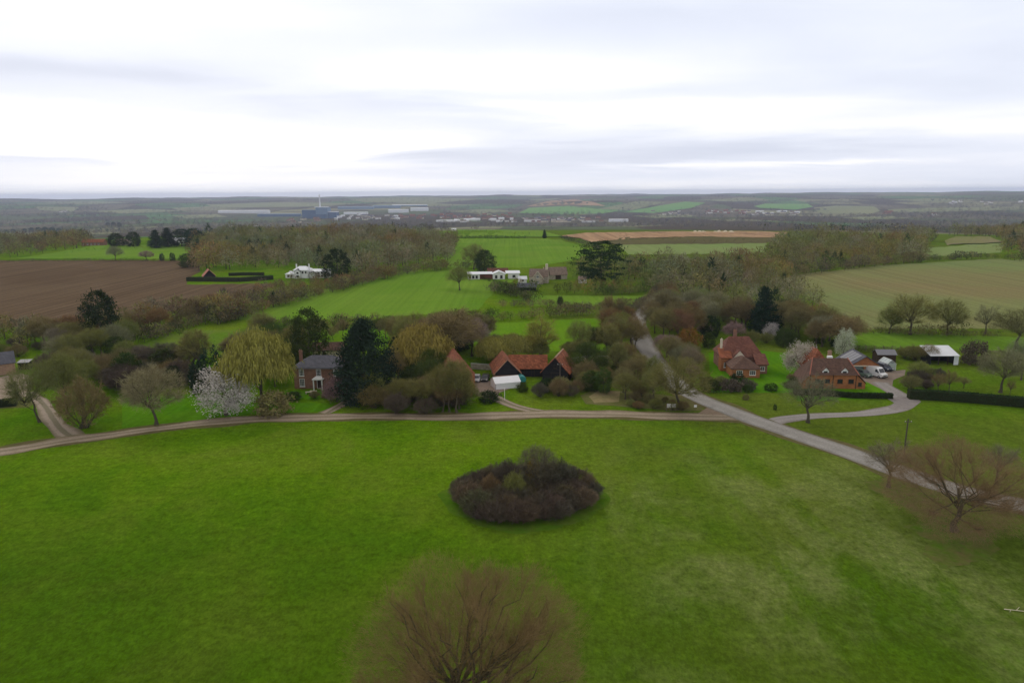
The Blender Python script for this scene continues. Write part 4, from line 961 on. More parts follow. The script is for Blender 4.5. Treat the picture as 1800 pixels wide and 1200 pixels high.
for x in (1.3, 4.1): opening(t, x, 0, .5, 1.3, 1.7, 2, 2, mat='timber')
opening(t, 11, 2, .7, 1.6, 1.3, 2, 1, mat='timber')
loc, rz = site(946, 499, -10)
t = thing('farmhouse', 'flint farmhouse with cream gable and tall pale chimney beyond the middle field', 'house', loc, rz)
part('wall', t, 'stone', lambda b: (walls(b, -5, 4.5, 3, 9, 3.6, 7.0), walls(b, -2.4, 2.4, -2, 2.98, 3.2, 6.2, 'y')))
part('roof', t, 'grey_tile', lambda b: (gable(b, -5, 4.5, 3, 9, 3.6, 7.0), gable(b, -2.4, 2.4, -2, 4.6, 3.2, 6.2, 'y', .35)))
each('barge_board', t, 'cream', lambda b: slab(b, (-2.85, -2.45, 2.75), (-2.85, -2.2, 2.75), (0, -2.2, 6.4), (0, -2.45, 6.4), .3), lambda b: slab(b, (2.85, -2.45, 2.75), (2.85, -2.2, 2.75), (.002, -2.2, 6.4), (.002, -2.45, 6.4), .3))
for z in (.7, 3.2): opening(t, 0, -2, z, 1.3, 1.2, 2, 2)
chimney(t, 3.6, 6, 5.5, 9.4, 1.2, 1., 'cream'); opening(t, -3.6, 3, .7, 1.1, 1.1, 2, 2)
loc, rz = site(978, 491, 12)
t = thing('farm_barn', 'brown tiled barn with a pale gable edge right of the flint farmhouse', 'barn', loc, rz)
part('wall', t, 'stone', lambda b: walls(b, -6, 6, 0, 6.5, 2.6, 6.2)); part('roof', t, 'grey_tile', lambda b: gable(b, -6, 6, 0, 6.5, 2.6, 6.2))
part('barge_board', t, 'cream', lambda b: slab(b, (-6.5, -.5, 2.1), (-6.36, -.5, 2.1), (-6.36, 3.25, 6.35), (-6.5, 3.25, 6.35), .2)); opening(t, 1, 0, .02, 3, 2.3, 1, 1, kind='barn_door', mat='timber', panecol='timber')
loc, rz = site(926, 512, -4)
t = thing('cart_lodge', 'open-fronted dark cart lodge with grey roof below the flint farmhouse', 'shed', loc, rz)
part('wall', t, 'board', lambda b: (b.box(-4.4, 4.4, 3.4, 3.55, 0, 2.2), b.box(-4.4, -4.25, 0, 3.4, 0, 2.1), b.box(4.25, 4.4, 0, 3.4, 0, 2.1))); part('roof', t, 'slate', lambda b: gable(b, -4.4, 4.4, 0, 3.5, 2.1, 3.6))
for x in (-1.5, 1.5): part('post', t, 'timber', lambda b: b.box(x-.08, x+.08, 0, .16, 0, 2.1))
for px, py, L, mat, rf, lab in ((163, 432, 20, 'brick', 'orange_tile', 'orange-roofed house at the back of the far-left green field'), (216, 431, 12, 'stone', 'grey_tile', 'grey-roofed house between dark trees behind the far-left field'),
        (311, 429, 16, 'render', 'metal_white', 'long bright white house under the row of dark conifers'), (458, 412, 8, 'render', 'metal_white', 'small white house deep in the wood left of centre'),
        (628, 405, 17, 'cream', 'metal_white', 'low cream house at the top edge of the wood'), (919, 498, 4, 'render', 'metal_white', 'small white annexe left of the flint farmhouse'), (1024, 498, 4, 'render', 'grey_tile', 'tiny white shed right of the flint farmhouse'), (798, 406, 6, 'render', 'metal_white', 'small white twin-ended hut at the corner of the far green field')):
    loc, rz = site(px, py, rng.uniform(-8, 8)); t = thing('distant_house', lab, 'house', loc, rz); D_ = math.hypot(loc[0], loc[1])
    part('wall', t, mat, lambda b: walls(b, -L/2, L/2, 0, min(7, L), 3.4 if L > 7 else 2.2, 6.0 if L > 7 else 3.4)); part('roof', t, rf, lambda b: gable(b, -L/2, L/2, 0, min(7, L), 3.4 if L > 7 else 2.2, 6.0 if L > 7 else 3.4))
    for i in range(max(1, int(L/4))): opening(t, -L/2+2+i*4*(L-3)/max(L, 1), 0, .9, 1.3, 1.4, 2, 2, mat='white')
# quarry-side pale stacks
for k, px in enumerate((1222, 1229, 1236, 1258, 1264, 1275, 1285)):
    loc, rz = site(px, 408.6, k*20); t = thing('spoil_heap', 'pale rubble heap along the crest of the sand quarry', 'heap', loc, 0, 'pale heaps on the quarry crest')
    g = np.random.default_rng(k); n = 12; vs = [(0, 0, 2.2+g.uniform(-.7, .9))]; fs = []
    for rg, (r, z) in enumerate(((2.2, 1.4), (4.5, 0))):
        vs += [(r*g.uniform(.8, 1.3)*math.cos(a), r*g.uniform(.8, 1.3)*math.sin(a), z*g.uniform(.7, 1.1)) for a in np.arange(n)*2*math.pi/n]
    fs = [(0, 1+i, 1+(i+1) % n) for i in range(n)]+[(1+i, 1+n+i, 1+n+(i+1) % n, 1+(i+1) % n) for i in range(n)]
    b = MB(); b.add(vs, fs); b.build('rubble', M['cream'], t)
# ------------------------------------------------------------------ the industrial valley and the town
def far_block(name, label, cat, px, py, w, d, h, mat, roofm, rz=0, zr=1.5, group=None):
    loc, _ = site(px, py); t = thing(name, label, cat, (loc[0], loc[1], loc[2]-1), R(rz), group)
    part('wall', t, mat, lambda b: b.box(-w/2, w/2, 0, d, 0, h)); part('roof', t, roofm, lambda b: gable(b, -w/2, w/2, 0, d, h+.05, h+zr, 'x', .4, 0, .5)); return t
loc, _ = site(568, 384); D_ = math.hypot(loc[0], loc[1]); u_ = D_/1200
t = thing('incinerator', 'large stepped blue power plant with a tall thin pale chimney', 'power plant', loc, R(-3))
part('main_hall', t, 'metal_blue', lambda b: b.box(-12*u_, 8*u_, 0, 60, 0, 18*u_)); part('upper_hall', t, 'metal_white', lambda b: b.box(-14*u_, 6*u_, 5, 50, 18*u_, 18.8*u_))
part('side_hall', t, 'metal_navy', lambda b: (b.box(-36*u_, -12.05*u_, 5, 60, 0, 14*u_), b.box(8.05*u_, 22*u_, 5, 60, 0, 10*u_)))
part('front_hall', t, 'metal_navy', lambda b: b.box(-20*u_, 6*u_, -20, -.1, 0, 7*u_)); part('side_roof', t, 'metal_white', lambda b: b.box(8.05*u_, 22*u_, 5, 60, 10*u_+.1, 11*u_))
part('chimney', t, 'metal_white', lambda b: b.tube((-7*u_, 30, 0), (-7*u_, 30, 39*u_), 4.2, 3.2, 12))
sheds = [(428, 375, 82, 5, 'long brilliant white warehouse roof left of the blue power plant', 'metal_white', 'metal_white'), (490, 381, 70, 5, 'dark blue-green shed between the white warehouse and the power plant', 'metal_navy', 'metal_navy'),
         (625, 368, 60, 5, 'pale blue warehouse right behind the power plant', 'metal_blue', 'metal_blue'), (625, 377, 40, 4, 'white flat shed right of the power plant', 'metal_white', 'metal_white'), (680, 366, 46, 5, 'blue grey warehouse in the middle of the estate', 'metal_blue', 'metal_blue'),
         (700, 374, 34, 6, 'white factory with stepped roofs in the estate', 'metal_white', 'metal_white'), (737, 371, 30, 6, 'white factory at the right end of the estate', 'metal_white', 'metal_white'), (720, 363, 60, 3, 'thin pale roofed shed at the back of the estate', 'metal_blue', 'metal_white'),
         (795, 390, 56, 3, 'long low white building in the town below the estate', 'render', 'metal_white'), (830, 388, 26, 4, 'short white block at the right end of the long low building', 'render', 'metal_white'), (1088, 390, 32, 5, 'long bright white hall right of the town terraces', 'metal_white', 'metal_white'),
         (1035, 391, 22, 4, 'white walled hall left of the long bright hall', 'render', 'grey_tile'), (940, 390, 36, 5, 'white terrace at the left end of the town', 'render', 'grey_tile'), (985, 391, 30, 4, 'pale terrace in the middle of the town', 'cream', 'grey_tile')]
for px, py, wpx, hpx, lab, a, b_ in sheds:
    p = P1(px, py); u_ = math.hypot(p[0], p[1])/1200; far_block('warehouse', lab, 'warehouse', px, py, wpx*u_, 30, hpx*u_*.85, a, b_, 0, .8*u_)
# one small house mesh per tone, copied over the town
def tiny(wall, roof):
    b = MB(); walls(b, -6, 6, 0, 8, 5.5, 8.5, 'x'); n = len(b.f); gable(b, -6, 6, 0, 8, 5.5, 8.5, 'x', .3, 1, .3); return b.mesh('town_house', [M[wall], M[roof]])
TH = [tiny('render', 'grey_tile'), tiny('brick', 'orange_tile'), tiny('cream', 'slate'), tiny('pale_brick', 'red_tile'), tiny('render', 'metal_white')]
town = [((590, 700), (379, 387), 34, (0, 2, 4, 0)), ((700, 900), (377, 386), 60, (1, 3, 3, 2, 1)), ((780, 905), (386, 391), 16, (0, 4)), ((920, 1060), (383, 391), 46, (0, 2, 3, 2)), ((1240, 1310), (370, 377), 30, (1, 0, 3)), ((1300, 1405), (372, 379), 34, (0, 2, 4)),
        ((1140, 1215), (372, 380), 12, (2, 0)), ((1550, 1570), (373, 377), 5, (1, 3)), ((1630, 1650), (377, 381), 4, (0, 3)), ((1663, 1700), (354, 359), 8, (0, 4)), ((1725, 1745), (355, 360), 5, (0,)), ((1785, 1798), (355, 357), 2, (4,)), ((95, 125), (371, 374), 4, (0,)), ((500, 560), (385, 392), 8, (3, 2)), ((405, 450), (398, 404), 4, (2, 0))]
for k, ((x0, x1), (y0, y1), n, kinds) in enumerate(town):
    nm = ['west end of the town', 'brick quarter of the town', 'front row of the town', 'terraces left of the white halls', 'left of the far hill village', 'right of the far hill village', 'slope below the far green field', 'hamlet on the right', 'farm on the right slope', 'hillside hamlet far right', 'hillside farm far right', 'right edge hillside', 'far-left slope', 'wood edge below the power plant', 'wood left of centre'][k]
    for i in range(n):
        py = y0+(y1-y0)*(i % 4+rng.uniform(0, 1))/4; px = rng.uniform(x0, x1); p = P1(px, py); o = mesh_obj('town_house', TH[kinds[rng.integers(len(kinds))]])
        o.location = tuple(p-np.array([0, 0, .5])); o.rotation_euler = (0, 0, rng.uniform(-.5, .5)); s = rng.uniform(.9, 1.5)*(1 if p[1] > 2500 else .75); o.scale = (s*rng.uniform(1, 1.8), s, s)
        props(o, 'tiny pale or brick house, '+nm, 'house', 'small houses, '+nm)

# ------------------------------------------------------------------ vehicles and small things
van('white high-roofed panel van parked before the open garage bay', 1538, 661, 22)
car('dark green estate car parked left of the white van', 1516, 661, 24, 'paint_green', True)
car('dark car parked between the white van and the greenhouse', 1554, 650, 8, 'paint_blue', True)
car('silver-white car parked in the barn yard', 838, 669, -4, 'paint_silver')
car('black car parked right of the silver-white car', 853, 668, -6, 'paint_black')
car('small white car half hidden behind the orange brick house', 1489, 647, 10, 'paint_silver')
def post_thing(name, label, cat, px, py, fn):
    loc, rz = site(px, py); t = thing(name, label, cat, loc, rz); fn(t); return t
def notice(t):
    for x in (-1.0, -.05, .95): part('post', t, 'wood', lambda b: b.box(x-.045, x+.045, 0, .09, 0, 1.6))
    for x in (-.95, .05): part('board', t, 'white', lambda b: b.box(x, x+.85, -.05, -.005, .75, 1.55))
post_thing('notice_board', 'pair of white notice boards on posts by the track under the oak', 'sign', 1180, 722, notice)
post_thing('notice_board', 'single small white sign by the track junction right of the paired boards', 'sign', 1222, 721, lambda t: (part('post', t, 'wood', lambda b: b.box(-.05, .05, 0, .1, 0, 1.2)), part('board', t, 'white', lambda b: b.box(-.3, .3, -.05, -.005, .7, 1.2))))
def pole(h, fittings=True):
    def f(t):
        part('post', t, 'polewood', lambda b: b.tube((0, 0, 0), (0, 0, h), .14, .1, 10))
        if fittings: part('crossarm', t, 'polewood', lambda b: b.box(-.6, .6, -.16, -.06, h-.6, h-.48)); part('insulator', t, 'white', lambda b: [b.tube((x, -.1, h-.48), (x, -.1, h-.3), .05, .03, 8) for x in (-.5, .5)])
    return f
post_thing('telegraph_pole', 'dark wooden telegraph pole on the grass by the road', 'pole', 1588, 806, pole(7.2))
post_thing('telegraph_pole', 'slim pole standing in front of the right black barn', 'pole', 984, 688, pole(7.0))
post_thing('signpost', 'short pale post by the drive to the barns', 'post', 887, 703, lambda t: (part('post', t, 'white', lambda b: b.box(-.06, .06, -.06, .06, 0, 2.6)), part('finial', t, 'white', lambda b: b.box(-.14, .14, -.14, .14, 2.6, 2.7))))
for k, (px, py) in enumerate(((345, 694), (357, 692))):
    pass
for px, py, lab in ((543, 692, 'pale stone garden bench slab on the lawn before the Georgian house'), (551, 690, 'second pale stone slab nearer the porch of the Georgian house')):
    post_thing('garden_bench', lab, 'bench', px, py, lambda t: (part('seat', t, 'cream', lambda b: b.box(-.8, .8, -.25, .25, .42, .5)), [part('leg', t, 'cream', lambda b: b.box(x-.1, x+.1, -.2, .2, 0, .42)) for x in (-.6, .6)]))
# fallen branch on the grass, right
loc, rz = site(1786, 1074, 10); b = MB()
for p, q, r in (((-1.1, .3, .1), (0, 0, .14), .05), ((0, 0, .14), (1.2, -.2, .1), .045), ((0, 0, .14), (.7, .5, .2), .03), ((-.5, .15, .1), (-.9, -.3, .15), .025)): b.tube(p, q, r, r*.7, 6)
o = b.build('fallen_branch', M['cream']); o.location = loc; props(o, 'pale fallen branch lying on the grass near the right edge', 'branch')
# post-and-rail fence between garden and paddock
def fence(pl, label, step=2.4, h=1.15):
    W = P([p[0] for p in pl], [p[1] for p in pl]); t = thing('post_and_rail_fence', label, 'fence', tuple(W[0])); s = np.r_[0, np.cumsum(np.linalg.norm(np.diff(W[:, :2], axis=0), axis=1))]
    u = np.arange(0, s[-1]+.01, step); q = np.c_[np.interp(u, s, W[:, 0]), np.interp(u, s, W[:, 1])]-W[0, :2]
    for x, y in q[:90]: part('post', t, 'wood', lambda b: b.box(x-.06, x+.06, y-.06, y+.06, 0, h))
    for z in (.45, .85): part('rail', t, 'wood', lambda b: [b.tube((*a, z), (*c, z), .04, .04, 4) for a, c in zip(q[:-1], q[1:])])
fence([(1492, 613), (1560, 614), (1640, 614)], 'dark rail fence along the front of the bright green paddock')
fence([(1684, 640), (1700, 630), (1712, 622)], 'short rail fence right of the white-roofed shelter')
# ------------------------------------------------------------------ single plants one can point to
T_ = [
 ('bare', 70, 742, 632, 92, 'olive', 'bare ivy-olive tree with twin trunks beside the farmyard drive'),
 ('bare', 118, 726, 618, 84, 'olive', 'bare tree just right of the rutted farmyard drive'),
 ('shrub', 150, 752, 668, 86, 'brown', 'loose bushy sapling clump inside the fork of the track'),
 ('bare', 275, 746, 640, 108, 'grey', 'lone bare tree with a thick dark trunk beside the track on the left'),
 ('blossom', 398, 730, 650, 98, 'blossom', 'big white blossom tree beside the track at the foot of the willow'),
 ('willow', 460, 716, 576, 122, 'willow', 'very large yellow-olive willow left of the Georgian house'),
 ('bush', 482, 728, 690, 56, 'brown', 'brown bush at the foot of the large yellow-olive willow'),
 ('cypress', 366, 684, 612, 20, 'pine', 'leftmost narrow dark cypress behind the white blossom tree'),
 ('cypress', 383, 682, 606, 20, 'pine', 'middle narrow dark cypress behind the white blossom tree'),
 ('cypress', 398, 680, 616, 18, 'pine', 'right narrow dark cypress nearest the large willow'),
 ('evergreen', 352, 690, 634, 34, 'pine', 'squat dark evergreen left of the narrow cypresses'),
 ('tall', 345, 660, 580, 56, 'olive', 'wispy upright tree in the damp pasture'),
 ('evergreen', 546, 648, 544, 62, 'ivy', 'dark ivy-green tree rising behind the Georgian house'),
 ('evergreen', 522, 640, 572, 40, 'olive', 'olive tree between the willow and the ivy-green tree'),
 ('spruce', 643, 702, 560, 114, 'pine', 'huge spreading dark conifer right of the Georgian house'),
 ('blossom', 592, 706, 662, 44, 'mauve', 'mauve-grey budding tree in front of the Georgian house'),
 ('willow', 742, 664, 568, 104, 'willow', 'round bright yellow willow above the copse'),
 ('bare', 792, 650, 545, 118, 'brown', 'tall brown bare tree behind the round yellow willow'),
 ('willow', 866, 644, 590, 56, 'willow', 'low yellow willow behind the parked cars'),
 ('willow', 902, 636, 584, 58, 'willow', 'yellow willow behind the left black barn'),
 ('tall', 950, 632, 560, 62, 'willow', 'airy yellow-green tree behind the right black barn'),
 ('bare', 1018, 626, 560, 50, 'olive', 'bare tree with dark ivy stem in the middle paddock'),
 ('bare', 1046, 620, 574, 34, 'ivy', 'smaller ivy-covered tree right of the ivy-stemmed paddock tree'),
 ('bare', 1192, 718, 626, 112, 'olive', 'spreading bare oak at the road junction behind the notice boards'),
 ('conifer', 1340, 590, 503, 62, 'pine', 'tall dark pine behind the red hipped house'),
 ('blossom', 1405, 660, 603, 52, 'cream', 'pale cream blossom tree between the two big houses'),
 ('blossom', 1482, 632, 580, 34, 'cream', 'cream-flecked tree behind the orange garage'),
 ('blossom', 1222, 548, 514, 36, 'blossom', 'white blossom tree in the wood right of the road'),
 ('blossom', 1355, 596, 568, 26, 'blossom', 'small white blossom tree right of the dark pine'),
 ('bush', 1211, 612, 580, 38, 'orange', 'orange and yellow shrub at the wood edge right of the road'),
 ('bare', 1172, 628, 588, 52, 'mauve', 'mauve bare tree on the outside of the road bend'),
 ('bare', 1600, 588, 518, 92, 'olive', 'broad round olive tree in the hedge above the bright paddock'),
 ('bare', 1563, 586, 540, 44, 'olive', 'small olive tree left of the broad round one'),
 ('bare', 1664, 588, 524, 66, 'olive', 'second round olive tree with dark twin trunks in the hedge'),
 ('sparse', 1732, 587, 538, 44, 'grey', 'nearly dead leaning tree with a bare dark trunk in the hedge'),
 ('bare', 1785, 612, 543, 86, 'brown', 'brown bare tree at the right edge above the paddock'),
 ('bare', 1758, 690, 612, 84, 'grey', 'grey-brown bare tree behind the long clipped hedge'),
 ('bush', 1714, 640, 602, 38, 'purple', 'round dark purple bush in the paddock right of the shelter'),
 ('bare', 1795, 668, 590, 60, 'grey', 'grey bare tree at the right edge beside the paddock'),
 ('sparse', 1420, 742, 664, 96, 'grey', 'lone small bare tree between the drive loop and the road'),
 ('sparse', 1562, 856, 778, 96, 'grey', 'small round bare tree on the near verge of the road'),
 ('sparse', 1753, 852, 782, 66, 'grey', 'faint bare tree on the far side of the road near the right edge'),
 ('sparse', 1648, 690, 656, 26, 'brown', 'first gnarled fruit tree behind the long clipped hedge'),
 ('sparse', 1668, 688, 652, 30, 'brown', 'second, taller gnarled fruit tree behind the clipped hedge'),
 ('sparse', 1693, 682, 662, 24, 'brown', 'third little gnarled fruit tree behind the clipped hedge'),
 ('sparse', 1775, 694, 668, 16, 'brown', 'thin sapling behind the right end of the clipped hedge'),
 ('evergreen', 181, 606, 512, 54, 'dark', 'dark evergreen standing above the tree belt by the ploughed field'),
 ('cedar', 1056, 506, 424, 82, 'dark', 'large black-green cedar beyond the flint farmhouse'),
 ('evergreen', 594, 492, 438, 46, 'dark', 'dark evergreen at the right end of the white country house'),
 ('bare', 808, 510, 468, 48, 'olive', 'single rounded tree in the big middle pasture'),
 ('evergreen', 852, 478, 440, 34, 'ivy', 'dark ivy-green tree behind the bungalow'),
 ('bare', 833, 474, 428, 46, 'olive', 'pale olive tree left of the dark tree behind the bungalow'),
 ('conifer', 957, 419, 404, 9, 'dark', 'tiny dark conifer on the far field boundary'),
 ('bare', 203, 458, 432, 30, 'grey', 'round grey tree on the hedge of the far-left field'),
 ('bare', 258, 457, 440, 26, 'mauve', 'low mauve tree right of the round grey one'),
 ('bush', 285, 458, 446, 8, 'dark', 'tiny dark bush left of its pair by the far-left field'), ('bush', 303, 458, 445, 8, 'dark', 'slightly larger tiny dark bush at the end of the far-left field'),
 ('conifer', 275, 436, 404, 30, 'pine', 'leftmost of the dark conifer row behind the far-left field'), ('conifer', 296, 434, 400, 32, 'pine', 'second of the dark conifer row behind the far-left field'),
 ('evergreen', 320, 433, 403, 36, 'pine', 'broad dark tree in the middle of the conifer row'), ('evergreen', 342, 436, 402, 34, 'pine', 'last broad dark tree of the conifer row by the wood'),
 ('evergreen', 205, 434, 410, 26, 'dark', 'dark tree beside the grey-roofed distant house'), ('evergreen', 236, 434, 408, 22, 'dark', 'dark tree right of the grey-roofed distant house'),
 ('evergreen', 330, 470, 446, 28, 'ivy', 'dark shrubby tree at the far corner of the ploughed field'),
 ('tall', 985, 545, 520, 12, 'ivy', 'small dark ivy tree on the hedge below the farmhouse'), ('bush', 860, 706, 688, 34, 'dark', 'dark green bush on the corner of the barn drive'),
 ('bare', 778, 724, 640, 66, 'olive', 'olive tree left of centre against the steep orange roof'),
 ('bare', 803, 725, 632, 62, 'olive', 'tall olive tree hiding the gable of the steep orange-roofed house'),
 ('bush', 1311, 702, 694, 11, 'brown', 'small dark gorse tuft on the grass right of the road'), ('bush', 1362, 720, 714, 6, 'dark', 'tiny black shrub on the grass by the drive'),
]
for k, px, py, top, w, col, lab in T_: tree_at(k, px, py, top, w, col, lab)

# big foreground tree and the spreading oak: finer, built for themselves
def special(label, px, py, h, cr, color, seed, **k):
    p = P1(px, py); (V1, F1), (V2, F2), (V3, F3) = bare_tree(seed, h, cr, **k); t = thing('bare_tree', label, 'tree', tuple(p))
    mesh_obj('trunk', np_mesh('great_trunk', V1, F1, BARK, smooth=True), t); F2t = np.concatenate([F2[:, [0, 1, 2]], F2[:, [0, 2, 3]]])
    mesh_obj('crown', np_mesh('great_crown', np.concatenate([V2, V3]), np.concatenate([F2t, F3+len(V2)]), VEG), t, color); return t
special('huge rounded bare tree in the foreground, red-brown twigs seen from above', 834, 1352, 17.5, 9.7, (.235, .165, .075), 301, th=2.6, nl=56, nb=18, nt=42000, tw=.017, tl=1.0, low=-.1, tr=.45, limb=.3, top=.8, sub=.26, uptw=.3, br=.8, fill=1.1, reach=.82)
special('wide spreading oak with reddish crown and low boughs beside the road', 1678, 934, 12.4, 10.8, (.245, .165, .09), 302, th=1.3, nl=30, nb=16, nt=27000, tw=.02, tl=.9, low=-.8, tr=.42, limb=.25, sub=.24, br=.6, fill=2.0, reach=.8)

# ------------------------------------------------------------------ the thicket on the common
ring = [(792, 872), (808, 900), (852, 917), (900, 925), (960, 919), (1012, 903), (1050, 876), (1030, 862), (985, 850), (940, 842), (880, 846), (822, 856)]
grove(ring, 1.5, 11, [(4, 'shrub', 2.3, 3.3, ['purple'], 'dark purple-brown bramble bush in the thicket on the common'), (2.6, 'shrub', 2.4, 3.5, [(.155, .125, .075), (.14, .13, .07)], 'brown bush in the thicket on the common')], 'thicket on the common')
for px, py, top, w, c, lab in ((944, 866, 784, 84, (.15, .125, .075), 'tallest brown bush at the back of the thicket on the common'), (985, 866, 812, 60, 'purple', 'dark tall bush right of the tallest one in the thicket'), (892, 868, 812, 66, 'purple', 'dark tall bush left of the tallest one in the thicket'),
        (936, 868, 806, 26, 'yellow', 'yellow-leaved shrub in the middle of the thicket'), (862, 882, 836, 44, (.2, .14, .07), 'rust-tinged bush inside the thicket'), (905, 886, 832, 44, 'olive', 'olive bush inside the thicket')):
    tree_at('shrub' if top > 790 else 'bare', px, py, top, w, c, lab, name='shrub')
# ------------------------------------------------------------------ groves and belts near the houses
B = lambda w, lab, cols=('brown', 'olive', 'grey'), h=(6, 10): (w, 'bare', h[0], h[1], list(cols), 'bare tree '+lab)
Sh = lambda w, lab, cols=('brown', 'purple'), h=(2.2, 4): (w, 'shrub', h[0], h[1], list(cols), 'leafless shrub '+lab)
Ev = lambda w, lab, cols=('ivy', 'dark'), h=(4, 8): (w, 'evergreen', h[0], h[1], list(cols), 'dark evergreen '+lab)
W_ = lambda w, lab, cols=('willow',), h=(6, 8): (w, 'willow', h[0], h[1], list(cols), 'yellow willow '+lab)
Bu = lambda w, lab, cols=('dark', 'ivy'), h=(1.5, 3): (w, 'bush', h[0], h[1], list(cols), 'dark bush '+lab)
Ta = lambda w, lab, cols=('grey', 'olive'), h=(8, 11): (w, 'tall', h[0], h[1], list(cols), 'slim upright tree '+lab)
n = 0
def G(*a, **k):
    global n; a = list(a); a[1] *= .86; n += grove(*a, **k)
G([(178, 690), (335, 690), (345, 655), (230, 640), (175, 655)], 5.2, 21, [Sh(5, 'in the dark scrub behind the left lawn', ('purple', 'brown'), (4, 6)), B(2, 'in the dark scrub behind the left lawn', ('brown', 'purple'), (6, 8)), Ev(1, 'in the dark scrub behind the left lawn')], 'scrub behind the left lawn')
G([(75, 655), (175, 690), (175, 650), (110, 632)], 6.0, 22, [B(3, 'between the farmyard and the left scrub', ('olive', 'grey'), (6, 9)), Sh(2, 'between the farmyard and the left scrub', ('olive', 'purple'), (3, 5))], 'trees right of the farmyard')
G([(60, 628), (230, 640), (240, 608), (150, 610), (60, 600)], 7.5, 23, [B(5, 'in the belt beyond the farmyard', ('olive', 'grey', 'brown'), (6, 9)), Ev(1.2, 'in the belt beyond the farmyard', ('ivy',), (5, 7)), Sh(1, 'in the belt beyond the farmyard')], 'belt beyond the farmyard')
G([(0, 614), (60, 610), (200, 606), (300, 578), (405, 557), (380, 550), (240, 580), (120, 598), (0, 600)], 8.0, 24, [B(6, 'in the belt along the ploughed field', ('olive', 'brown', 'grey', 'red'), (6, 9)), Ev(1, 'in the belt along the ploughed field', ('ivy',), (4, 6)), Sh(2, 'in the belt along the ploughed field', ('purple', 'brown'))], 'belt along the ploughed field')
G([(618, 724), (690, 728), (828, 726), (836, 700), (700, 696), (660, 702)], 4.6, 25, [Sh(5, 'along the front of the copse', ('purple', 'brown', 'olive'), (3, 5)), B(2, 'along the front of the copse', ('olive', 'brown'), (6, 8)), Bu(1, 'along the front of the copse')], 'front of the copse')
G([(665, 700), (790, 700), (785, 668), (690, 670)], 5.5, 26, [B(5, 'inside the copse by the orange-tiled house', ('olive', 'green', 'brown'), (7, 10)), W_(1.2, 'inside the copse by the orange-tiled house', ('olive', 'willow'), (7, 9)), Ev(1.2, 'inside the copse by the orange-tiled house', ('ivy',), (5, 7))], 'copse')
G([(800, 722), (832, 722), (830, 700), (812, 700)], 3.6, 27, [B(3, 'against the steep orange roof', ('olive', 'willow'), (7, 9.5)), Ta(2, 'against the steep orange roof', ('olive',))], 'against the steep orange roof')
G([(495, 702), (588, 704), (600, 690), (575, 690), (560, 698)], 3.2, 28, [Bu(4, 'in the border before the Georgian house', ('dark', 'brown', 'ivy'), (1, 2)), Sh(2, 'in the border before the Georgian house', ('brown',), (1.4, 2.4))], 'border of the Georgian house')
G([(905, 692), (990, 706), (1030, 706), (1035, 690), (960, 680), (915, 683)], 4.4, 29, [Sh(5, 'right of the barn drive', ('purple', 'brown', 'olive'), (2.4, 4)), Bu(2, 'right of the barn drive', ('dark', 'ivy'), (1.6, 3))], 'shrubs right of the barn drive')
G([(1000, 690), (1075, 690), (1100, 655), (1040, 645), (1000, 660)], 5.2, 30, [Sh(3, 'below the stone wall right of the barns', ('olive', 'brown', 'ivy'), (3, 5)), Ev(1.5, 'below the stone wall right of the barns', ('ivy', 'green'), (4, 6)), B(2, 'below the stone wall right of the barns', ('olive', 'green'), (6, 8))], 'scrub right of the barns')
G([(1075, 700), (1160, 706), (1150, 668), (1105, 640), (1085, 650)], 5.0, 31, [Ta(4, 'left of the road bend', ('grey', 'olive'), (7, 10)), B(3, 'left of the road bend', ('olive', 'brown'), (6, 9)), Sh(2, 'left of the road bend', ('brown', 'red'))], 'trees left of the road bend')
G([(1095, 718), (1165, 722), (1225, 722), (1235, 714), (1170, 706), (1095, 704)], 3.8, 32, [Sh(5, 'on the verge behind the notice boards', ('brown', 'red', 'olive'), (1.2, 2.4))], 'verge shrubs')
G([(1065, 625), (1125, 628), (1105, 585), (1100, 562), (1060, 572)], 6.0, 33, [B(5, 'on the inside of the road bend', ('brown', 'red', 'olive'), (7, 10)), Ta(1, 'on the inside of the road bend', ('brown',)), Ev(.8, 'on the inside of the road bend')], 'inside of the road bend')
G([(1165, 628), (1205, 668), (1240, 668), (1235, 640), (1200, 622)], 5.0, 34, [Sh(3, 'on the outer verge of the road bend', ('grey', 'mauve', 'brown'), (3, 5)), B(2, 'on the outer verge of the road bend', ('grey', 'brown'), (5, 8))], 'outer verge of the bend')
G([(1150, 600), (1140, 565), (1165, 535), (1290, 560), (1420, 575), (1460, 600), (1400, 596), (1300, 583), (1230, 600), (1190, 612)], 8.0, 35, [B(6, 'in the wood right of the road', ('brown', 'olive', 'red', 'grey'), (8, 11)), Ev(1.2, 'in the wood right of the road', ('ivy', 'dark'), (6, 9)), Sh(1.5, 'in the wood right of the road', ('mauve', 'brown'))], 'wood right of the road')
G([(1428, 618), (1480, 622), (1500, 600), (1450, 588)], 6.0, 36, [B(4, 'behind the orange garage', ('brown', 'grey'), (8, 11)), Bu(1, 'behind the orange garage')], 'behind the garage')
G([(1238, 675), (1290, 672), (1380, 690), (1330, 694), (1250, 692)], 3.6, 37, [Bu(5, 'in the border before the red hipped house', ('dark', 'ivy', 'purple'), (1.5, 2.8)), Sh(1, 'in the border before the red hipped house', ('olive',), (2, 3))], 'border of the red hipped house')
G([(1382, 664), (1412, 668), (1414, 690), (1385, 690)], 3.8, 38, [Sh(2, 'left of the orange brick house', ('olive', 'brown'), (1.6, 3)), Bu(2, 'left of the orange brick house', ('ivy', 'green'), (1.2, 2.2))], 'garden between the houses')
